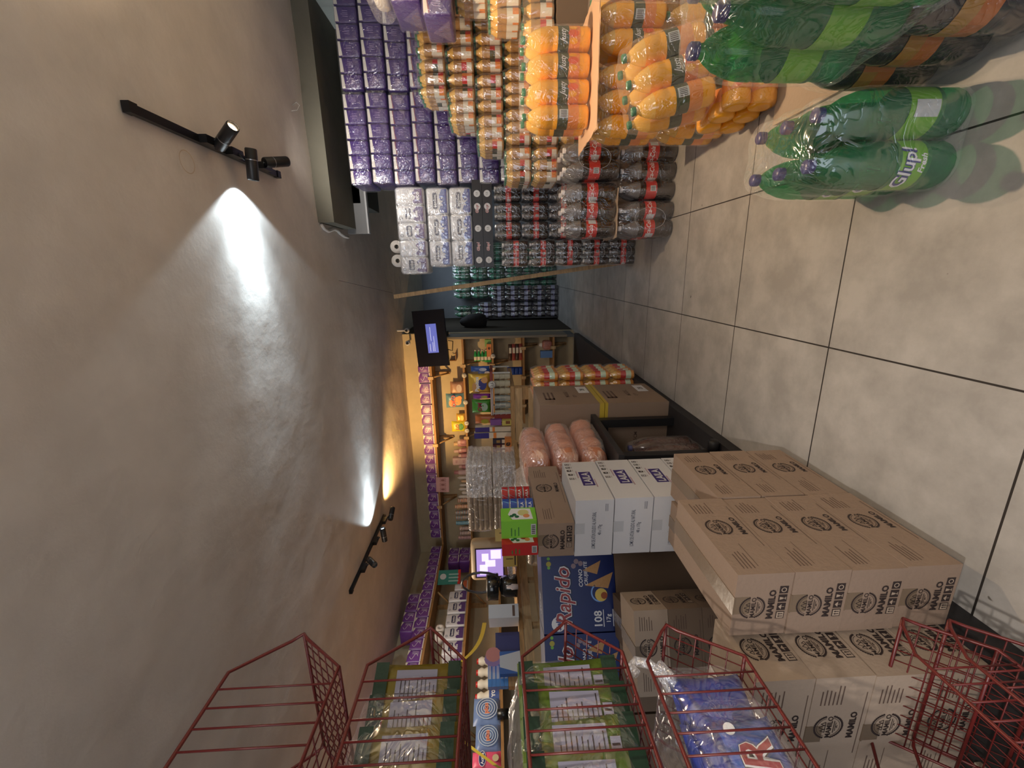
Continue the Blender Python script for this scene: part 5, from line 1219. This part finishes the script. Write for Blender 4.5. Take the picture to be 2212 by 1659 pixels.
def ybox(x, y, z, s, label, rz=0, rot=None):
    T = thing('yellow_box', label, 'box', (x, y, z), rz, 'small yellow boxes by the till', rot); m = MB(); m.box(-s[0] / 2, -s[1] / 2, 0, s[0] / 2, s[1] / 2, s[2], mat((.55, .38, .10), .5))
    o, u, v = Vector((-s[0] / 2, -s[1] / 2, 0)), Vector((1, 0, 0)), Vector((0, 0, 1)); m.quad(o, u, v, s[0] * .1, s[2] * .1, s[0] * .9, s[2] * .2, INK); m.quad(o, u, v, s[0] * .5, s[2] * .3, s[0] * .55, s[2] * .8, INK)
    m.build('box_body', T)
ybox(-2.02, 2.95, KZ, (.12, .09, .17), 'small yellow box standing on the counter beside the till monitor', .4)
ybox(-2.22, 2.92, KZ, (.13, .10, .11), 'small yellow box below the lit screen on the counter', .1)
ybox(-1.97, 3.02, KZ, (.10, .08, .11), 'small yellow box with torn lid near the tray bundles', -.5)
m = MB(); m.tube([(0, 0, 0), (.0, .0, .12), (.06, .02, .20), (.20, .0, .27)], .018, mat((.10, .10, .11), .3), 6); tag(m.build('hand_scanner', loc=(-2.00, 3.30, KZ + .02), rot=(0, 0, R_(190))), 'black handheld stick reaching up between till monitor and tray bundles', 'scanner')
t = thing('cooking_pot', 'glossy black pot upside down on a black stand beside the till', 'pot', (-2.56, 2.98, KZ), R_(0))
m = MB(); m.lathe([(.001, 0), (.085, 0), (.09, .01), (.085, .10), (.075, .13), (.03, .15)], mat((.012, .012, .012), .12, spec=.9), seg=24, cap=False); m.build('stand', t)
m = MB(); m.lathe([(.095, .155), (.105, .16), (.105, .25), (.10, .255)], mat((.015, .015, .015), .15, spec=.9), seg=24); m.lathe([(.1055, .248), (.1055, .256)], mat((.5, .4, .3), .3, metal=.8), seg=24, cap=False); m.build('pot_body', t)
m = MB(); m.tube([(.06 + .10 * math.cos(a * PI / 8), -.02, .30 + .16 * math.sin(a * PI / 8)) for a in range(16)], .010, mat((.05, .045, .04), .25), 6, True); m.build('carrying_ring', t)
m = MB(); m.lathe([(.02, 0), (.022, .05), (.012, .06), (.010, .09)], mat((.6, .5, .48), .4), seg=12); tag(m.build('white_nozzle', loc=(-2.40, 2.78, KZ), rot=(0, R_(0), 0)), 'small white nozzle bottle standing at the counter edge', 'bottle')
WB = mat((.60, .62, .66), .5)
t = thing('white_box', 'white flat box with grey side standing next to the black pot', 'box', (-2.72, 2.83, KZ), R_(60)); m = MB(); m.box(-.05, -.12, 0, .05, .12, .24, WB); m.quad((-.05, -.1202, 0), (1, 0, 0), (0, 0, 1), .01, .03, .09, .05, INK_S); m.build('box_body', t)
m = MB()
for k in range(7): m.tube([(.0, .016 * k, 0), (.02, .016 * k + .004, .05), (.0, .016 * k, .09)], .003, GREY_L, 4)
tag(m.build('wire_coil', loc=(-2.93, 2.95, KZ + .14)), 'bunch of thin bent wires sticking up behind the white box', 'wire')
m = MB(); m.box(-.06, -.06, 0, .06, .06, .14, BLACK); tag(m.build('black_box', loc=(-2.93, 2.97, KZ)), 'black box carrying the bunch of thin wires', 'box')
BLU = mat((.03, .12, .42), .4)
for i, (x, y, w, h, c, c2, rz) in enumerate(((-2.90, 2.72, .16, .19, NAVY, NAVY, 55), (-2.94, 2.58, .15, .16, BLU, WB, 65))):
    t = thing('display_box', ['dark blue box with torn top on the near counter part', 'open blue and white display box on the near counter part'][i], 'box', (x, y, KZ + (.001 if i else .001)), R_(rz)); m = MB(); m.box(-w / 2, -.05, 0, w / 2, .05, h, c); m.poly((-w / 2, -.0502, 0), (1, 0, 0), (0, 0, 1), [(0, 0), (w, 0), (w * .8, h), (w * .3, h)], c2); m.build('box_body', t)
for i in range(5):
    m = MB(); m.box(-.075, -.03, 0, .075, .03, .030, mat((.08, .28, .68), .4)); m.quad((-.075, -.0302, 0), (1, 0, 0), (0, 0, 1), .05, .005, .14, .026, WB)
    tag(m.build('blue_packet', loc=(-3.02, 2.55, KZ + .10 + .031 * i), rot=(0, 0, R_(70))), 'light blue and white packet in the counter stack, %s from its bottom' % ORD[i], 'packet', 'light blue packets stacked on the counter')
m = MB(); m.box(-.08, -.035, 0, .08, .035, .098, PINE); tag(m.build('wooden_tray', loc=(-3.02, 2.55, KZ), rot=(0, 0, R_(70))), 'small wooden riser under the stack of light blue packets', 'riser')
for i in range(5):
    m = MB(); m.lathe([(.001, 0), (.02, .0), (.02, .024), (.001, .028)], RED, seg=10, cap=False)
    tag(m.build('red_jar_lid', loc=(-3.14, 2.50 + .045 * i, KZ + .001)), 'red round lid in the row behind the light blue packets, %s one' % ORD[i], 'lid', 'red lids behind the blue packets')
t = thing('orange_card', 'orange and purple shaped card hanging over the blue display box', 'card', (-2.88, 2.62, KZ + .16), R_(60)); m = MB(); m.disc((0, 0, 0), (1, 0, 0), (0, 0, 1), 0, .05, .05, mat((.65, .25, .22), .5), .001, 12, .06); m.disc((0, 0, 0), (1, 0, 0), (0, 0, 1), -.03, .05, .05, mat((.35, .22, .45), .5), 0, 12, .07); m.build('card_face', t)
# --- left wall third shelf, lit warm: red drinks, blue bag, pink packets
zt = ZS['C'] - .004; XL = SXL + .0
for i in range(4):
    T = thing('yogurt_bottle', 'cream yogurt bottle with %s label on the left wall shelf, %s from the corner' % ('blue' if i == 3 else 'red', ORD[i]), 'bottle', (SXL - .06, 3.84 - .14 * i, zt), 0, 'yogurt bottles on the left wall shelf')
    m = MB(); m.lathe([(.001, 0), (.055, 0), (.058, .12), (.035, .17), (.05, .20), (.03, .24)], CREAM, seg=16, cap=False); m.build('bottle_body', T)
    m = MB(); m.lathe([(.059, .01), (.0595, .115)], mat((.06, .10, .30), .4) if i == 3 else RED, seg=16, cap=False); m.text_cyl('YO', .0605, R_(-10), .07, .04, WHITE, .05); m.build('bottle_label', T)
    m = MB(); m.lathe([(.028, .24), (.028, .26), (.001, .26)], RED, seg=12, cap=False); m.build('cap', T)
def lbag(y, w, h, c, c2, word, label, nm='detergent_bag'):
    T = thing(nm, label, 'bag', (SXL - .05, y, zt), R_(90)); m = MB(); pillow(m, w, h, .08, c, 10, y * 7); m.build('bag_body', T)
    m = MB(); o, u, v = Vector((-w / 2, -.044, 0)), Vector((1, 0, 0)), Vector((0, 0, 1))
    for k in range(4): m.ring(o, u, v, w / 2, h / 2, h * (.10 + .09 * k), h * (.13 + .09 * k), c2, .001, 20)
    m.text(word, o, u, v, w / 2, h * .5, h * .22, mat((.8, .25, .12), .4), .04, off=.002); m.build('printed_front', T)
lbag(3.26, .28, .27, mat((.16, .24, .45), .35), mat((.55, .62, .72), .4), 'pico', 'blue and white swirled detergent bag on the left wall shelf')
lbag(3.00, .26, .24, mat((.16, .24, .45), .35), mat((.50, .60, .72), .4), 'pico', 'second swirled detergent bag leaning behind the black cylinder')
for i in range(6):
    T = thing('pink_packet', 'bright pink packet with dark oval on the left wall shelf, %s from the swirled bags' % ORD[i], 'packet', (SXL - .03, 2.80 - .15 * i, zt), R_(90), 'pink packets on the left wall shelf')
    m = MB(); pillow(m, .15, .26, .06, mat((.75, .10, .20), .35, bump=.2, bscale=30), 10, i); m.build('bag_body', T)
    m = MB(); o, u, v = Vector((-.075, -.034, 0)), Vector((1, 0, 0)), Vector((0, 0, 1)); m.disc(o, u, v, .075, .17, .065, WHITE, .001, 18, .034); m.disc(o, u, v, .075, .17, .06, NAVY, .0015, 18, .03); m.text('Activa', o, u, v, .075, .17, .028, WHITE, .03, off=.0022, maxw=.1); m.disc(o, u, v, .075, .05, .03, mat((.6, .5, .3), .4), .001, 12); m.build('printed_front', T)
m = MB(); m.lathe([(.045, 0), (.045, .12)], mat((.01, .01, .01), .3), seg=18); p = at(1092, 1527, Y=2.2); tag(m.build('black_cylinder', loc=(SXL + .050, 3.15, 1.14)), 'short black cylinder fixed at the left wall shelf edge', 'cylinder')
tagdisc(0, 0, 0, '2', 'round price tag under the red yogurt bottles on the left shelf', .04); o = COL.objects[-1] if False else bpy.data.objects[[x.name for x in bpy.data.objects if x.name.startswith('price_tag')][-1]]; o.location = (SXL + .012, 3.72, zt - .01); o.rotation_euler = (0, 0, PI / 2)
tagdisc(0, 0, 0, '2,5', 'round price tag under the pink packets on the left shelf', .04); o = bpy.data.objects[[x.name for x in bpy.data.objects if x.name.startswith('price_tag')][-1]]; o.location = (SXL + .012, 2.55, zt - .01); o.rotation_euler = (0, 0, PI / 2)
# yellow tape running down from the shelf to the till
YT = mat((.55, .42, .05), .5)
def ribbon(m, pts, w, mt):
    pts = [Vector(p) for p in pts]; vs = []
    for i, p in enumerate(pts): vs += [p + Vector((0, 0, w / 2)), p - Vector((0, 0, w / 2))]
    m.add(vs, [(2 * i, 2 * i + 1, 2 * i + 3, 2 * i + 2) for i in range(len(pts) - 1)], mt); m.add([v + Vector((.002, .002, 0)) for v in vs], [(2 * i + 2, 2 * i + 3, 2 * i + 1, 2 * i) for i in range(len(pts) - 1)], mt)
m = MB(); a = Vector((-4.0, 3.35, 1.98)); b = Vector((-2.95, 3.0, 1.34)); ribbon(m, [a.lerp(b, k / 12) - Vector((0, 0, .16 * math.sin(PI * k / 12))) for k in range(13)], .035, YT); ribbon(m, [a, a + Vector((.02, -.25, -.10)), a + Vector((.05, -.5, -.28)), a + Vector((.05, -.8, -.70)), a + Vector((-.05, -.9, -1.0))], .035, YT)
tag(m.build('yellow_tape', loc=(0, 0, 0)), 'long yellow tape sagging from the upper left shelf towards the till', 'tape')
#SECTION_FRONT
# ================================================================ RED WIRE BASKET RACK NEAREST THE CAMERA
BX, BY, BYN, BD = -.78, .70, .18, .34      # front plane, far end, near end, depth
def basket(z0, z1, zt, label, bx=BX, by=BY, group='red wire baskets', nb=14):
    t = thing('wire_basket', label, 'wire basket', (bx, by, z0), 0, group)
    h = z1 - z0; L = by - BYN; k = zt - z0
    prof = [(0, h), (.088, k), (0, 0)]        # y, z at the far end; mirrored at the near end
    def loop(x): return [(x, 0, h), (x, .07, k + .018), (x, .088, k), (x, .07, k - .018), (x, 0, 0), (x, -L, 0), (x, -L - .08, k), (x, -L, h)]
    m = MB(); m.tube(loop(0), .0036, REDWIRE, 6, True); m.build('front_frame', t)
    m = MB(); m.tube(loop(-BD), .0036, REDWIRE, 6, True); m.build('back_frame', t)
    for y, z in ((.088, k), (0, 0), (-L, 0), (-L - .08, k)):
        m = MB(); m.tube([(0, y, z), (-BD, y, z)], .0036, REDWIRE, 6); m.build('cross_wire', t)
    m = MB()
    for i in range(1, nb): m.tube([(.001, -L * i / nb, h), (.001, -L * i / nb, 0)], .0020, REDWIRE, 5)
    m.build('front_grid', t)
    m = MB()
    for i in range(1, nb): m.tube([(-BD, -L * i / nb, h), (-BD, -L * i / nb, 0)], .0016, REDWIRE, 4)
    m.build('back_grid', t)
    m = MB()
    for i in range(1, 12): f = i / 12; m.tube([(-BD * f, .088, k), (-BD * f, 0, 0), (-BD * f, -L, 0), (-BD * f, -L - .08, k)], .0014, REDWIRE, 4)
    for i in range(1, 5): f = i / 5; m.tube([(0, .088 * f, k * f), (-BD, .088 * f, k * f)], .0014, REDWIRE, 4)
    for i in range(1, 12): f = i / 12; m.tube([(0, -L * f, .001), (-BD, -L * f, .001)], .0014, REDWIRE, 4)
    m.build('bottom_grid', t)
    return t
basket(1.520, 1.742, 1.628, 'topmost red wire basket of the rack, nearly empty, seen from below')
basket(1.262, 1.462, 1.345, 'second red wire basket from the top, filled with yellow and green packets')
basket(.930, 1.142, 1.035, 'third red wire basket from the top, filled with lime green packets')
basket(.680, .885, .810, 'fourth red wire basket from the top, holding dark blue bags', by=.675)
basket(.170, .345, .285, 'larger red wire basket near the floor, upper of the two nested ones', bx=-.765, by=.645)
basket(.105, .275, .215, 'larger red wire basket near the floor, lower of the two nested ones', bx=-.745, by=.615)
t = thing('rack_stand', 'upright red posts at the back of the wire basket rack', 'rack', (0, 0, 0))
for y in (.60, .22):
    m = MB(); m.tube([(-1.135, y, .004 + Z0), (-1.135, y, 1.76)], .006, REDWIRE, 6); m.build('post', t)
m = MB(); m.tube([(-1.135, .60, Z0 + .008), (-1.135, .22, Z0 + .008), (-.90, .22, Z0 + .008), (-.90, .60, Z0 + .008)], .006, REDWIRE, 6, True); m.build('base_frame', t)

YEL = mat((.17, .125, .01), .35, bump=.4, bscale=20); LIM = mat((.09, .15, .016), .35, bump=.4, bscale=20); DG = mat((.008, .032, .015), .35, bump=.4, bscale=20)
LBL = mat((.27, .265, .35), .5); PBLU = mat((.02, .04, .26), .3, bump=.3, bscale=12)
def packet(label, loc, w, h, t_, c, end, rz, group, barcode=False, logo=True, name='food_packet'):
    T = thing(name, label, 'packet', loc, rz, group, (R_(random.uniform(-5, 5)), 0, rz))
    m = MB(); pillow(m, w, h, t_, c, 10, loc[1] * 50); m.build('packet_body', T)
    m = MB(); o, u, v = Vector((-w / 2, -t_ * .50, 0)), Vector((1, 0, 0)), Vector((0, 0, 1))
    m.quad(o, u, v, w * .02, h * .84, w * .98, h * .985, end, .002); m.quad(o, u, v, w * .02, h * .015, w * .98, h * .16, end, .002)
    a0, a1, b0, b1 = w * .16, w * .88, h * .28, h * .74
    m.quad(o, u, v, a0, b0, a1, b1, LBL, .003)
    for k in range(9):
        z = b0 + (b1 - b0) * (k + .6) / 10; m.quad(o, u, v, a0 + w * .03, z, a1 - w * random.uniform(.03, .2), z + h * .010, INK, .0036)
    m.quad(o, u, v, a0 + (a1 - a0) * .62, b0, a0 + (a1 - a0) * .635, b1, INK, .0036)
    if barcode:
        m.quad(o, u, v, w * .2, h * .17, w * .75, h * .26, LBL, .003)
        for k in range(8): m.quad(o, u, v, w * (.24 + .06 * k), h * .18, w * (.265 + .06 * k), h * .25, INK, .0036)
    if logo: m.disc(o, u, v, w * .3, h * .79, w * .13, LBL, .003, 10, h * .035); m.disc(o, u, v, w * .3, h * .79, w * .07, mat((.3, .02, .06), .4), .0036, 8)
    m.build('printed_back', T); return T
for i in range(7):
    packet('yellow packet with dark green ends in the second basket, %s from its far end' % ORD[i], (BX - .062, .655 - .062 * i, 1.270), .150, .178, .035, YEL, DG, R_(64), 'yellow packets in the second basket')
    packet('lime green packet with white label in the third basket, %s from its far end' % ORD[i], (BX - .062, .650 - .060 * i, .940), .150, .212, .035, LIM, DG, R_(66), 'lime packets in the third basket', True)
for i in range(4):
    packet('dark green packet behind the lime ones in the third basket, %s from its far end' % ORD[i], (BX - .19, .62 - .10 * i, .940), .15, .20, .05, DG, DG, R_(50), 'dark green packets in the third basket', False)
    packet('dark green packet behind the yellow ones in the second basket, %s from its far end' % ORD[i], (BX - .19, .62 - .10 * i, 1.270), .15, .17, .05, DG, DG, R_(50), 'dark green packets in the second basket', False)
def clearbag(name, label, x0, y0, z0, x1, y1, z1, seed, knot=None, parts=None):
    c = ((x0 + x1) / 2, (y0 + y1) / 2, z0); t = thing(name, label, 'plastic bag', c)
    m = MB(); lumpy(m, x0 - c[0], y0 - c[1], 0, x1 - c[0], y1 - c[1], z1 - z0, FILM_THIN, .03, 10, 22, seed, .45)
    m.build('bag_film', t)
    if knot:
        kx, ky, kz = knot; m = MB()
        m.tube([(kx, ky - .03, kz - .02), (kx, ky, kz), (kx + .005, ky + .018, kz + .02), (kx, ky + .03, kz + .045), (kx, ky + .018, kz + .06), (kx, ky + .0, kz + .052)], .010, FILM_HAZE, 8)
        m.tube([(kx + .02, ky - .03, kz - .012), (kx + .012, ky + .01, kz - .002), (kx - .012, ky + .012, kz), (kx - .02, ky - .03, kz - .012)], .008, FILM_HAZE, 8)
        m.build('bag_knot', t)
    return t
clearbag('clear_bag', 'clear bag around the yellow packets in the second basket', BX - .30, .20, 1.264, BX - .012, .745, 1.470, 1.5)
clearbag('clear_bag', 'clear bag around the lime green packets, its top sagging outward', BX - .30, .20, .934, BX - .012, .745, 1.175, 2.5)
clearbag('clear_bag', 'knotted clear bag of blue packets in the fourth basket', BX - .28, .40, .684, BX - .010, .700, .870, 3.5, (.10, .135, .165))
for i in range(3):
    T = thing('blue_packet', 'glossy dark blue packet in the fourth basket, %s from its far end' % ORD[i], 'packet', (BX - .075 - .01 * i, .60 - .085 * i, .690), R_(70), 'dark blue packets in the fourth basket')
    m = MB(); pillow(m, .16, .150 + .01 * (i % 2), .07, PBLU, 12, i * 3); m.build('packet_body', T)
T = thing('blue_packet', 'blue packet with a big red letter lying in front in the fourth basket', 'packet', (BX - .04, .500, .695), R_(80), rot=(R_(-12), 0, R_(80)))
m = MB(); pillow(m, .15, .105, .045, mat((.03, .08, .36), .3, bump=.3, bscale=12), 12, 33); m.build('packet_body', T)
m = MB(); o, u, v = Vector((-.075, -.024, 0)), Vector((1, 0, 0)), Vector((0, 0, 1))
for hh, bb, cc, oo in ((.060, .07, INK, .002), (.058, .05, WHITE, .003), (.055, .01, mat((.30, .02, .03), .4), .004)): m.text('R', o, u, v, .085, .052, hh, cc, bb, .25, off=oo)
m.disc(o, u, v, .13, .080, .010, WHITE, .002); m.build('printed_front', T)
clearbag('clear_bag', 'clear bag round the blue packet with the big red letter', BX - .14, .42, .686, BX - .006, .615, .835, 7.5)
T = thing('red_snack_bag', 'dark red and gold snack bag at the near end of the topmost basket', 'snack bag', (BX - .10, .46, 1.530), R_(75)); m = MB(); pillow(m, .16, .17, .06, mat((.30, .02, .03), .3, bump=.4, bscale=16), 12, 5); m.build('bag_body', T)
m = MB(); m.disc((-.08, -.032, 0), (1, 0, 0), (0, 0, 1), .08, .10, .04, GOLD, .001, 10, .02); m.build('printed_front', T)
m = MB(); m.box(-1.34, .30, Z0, -1.14, .68, .075, KRAFT_L); tag(m.build('cardboard_sheet'), 'torn tan cardboard lying on the plinth behind the wire rack', 'cardboard')
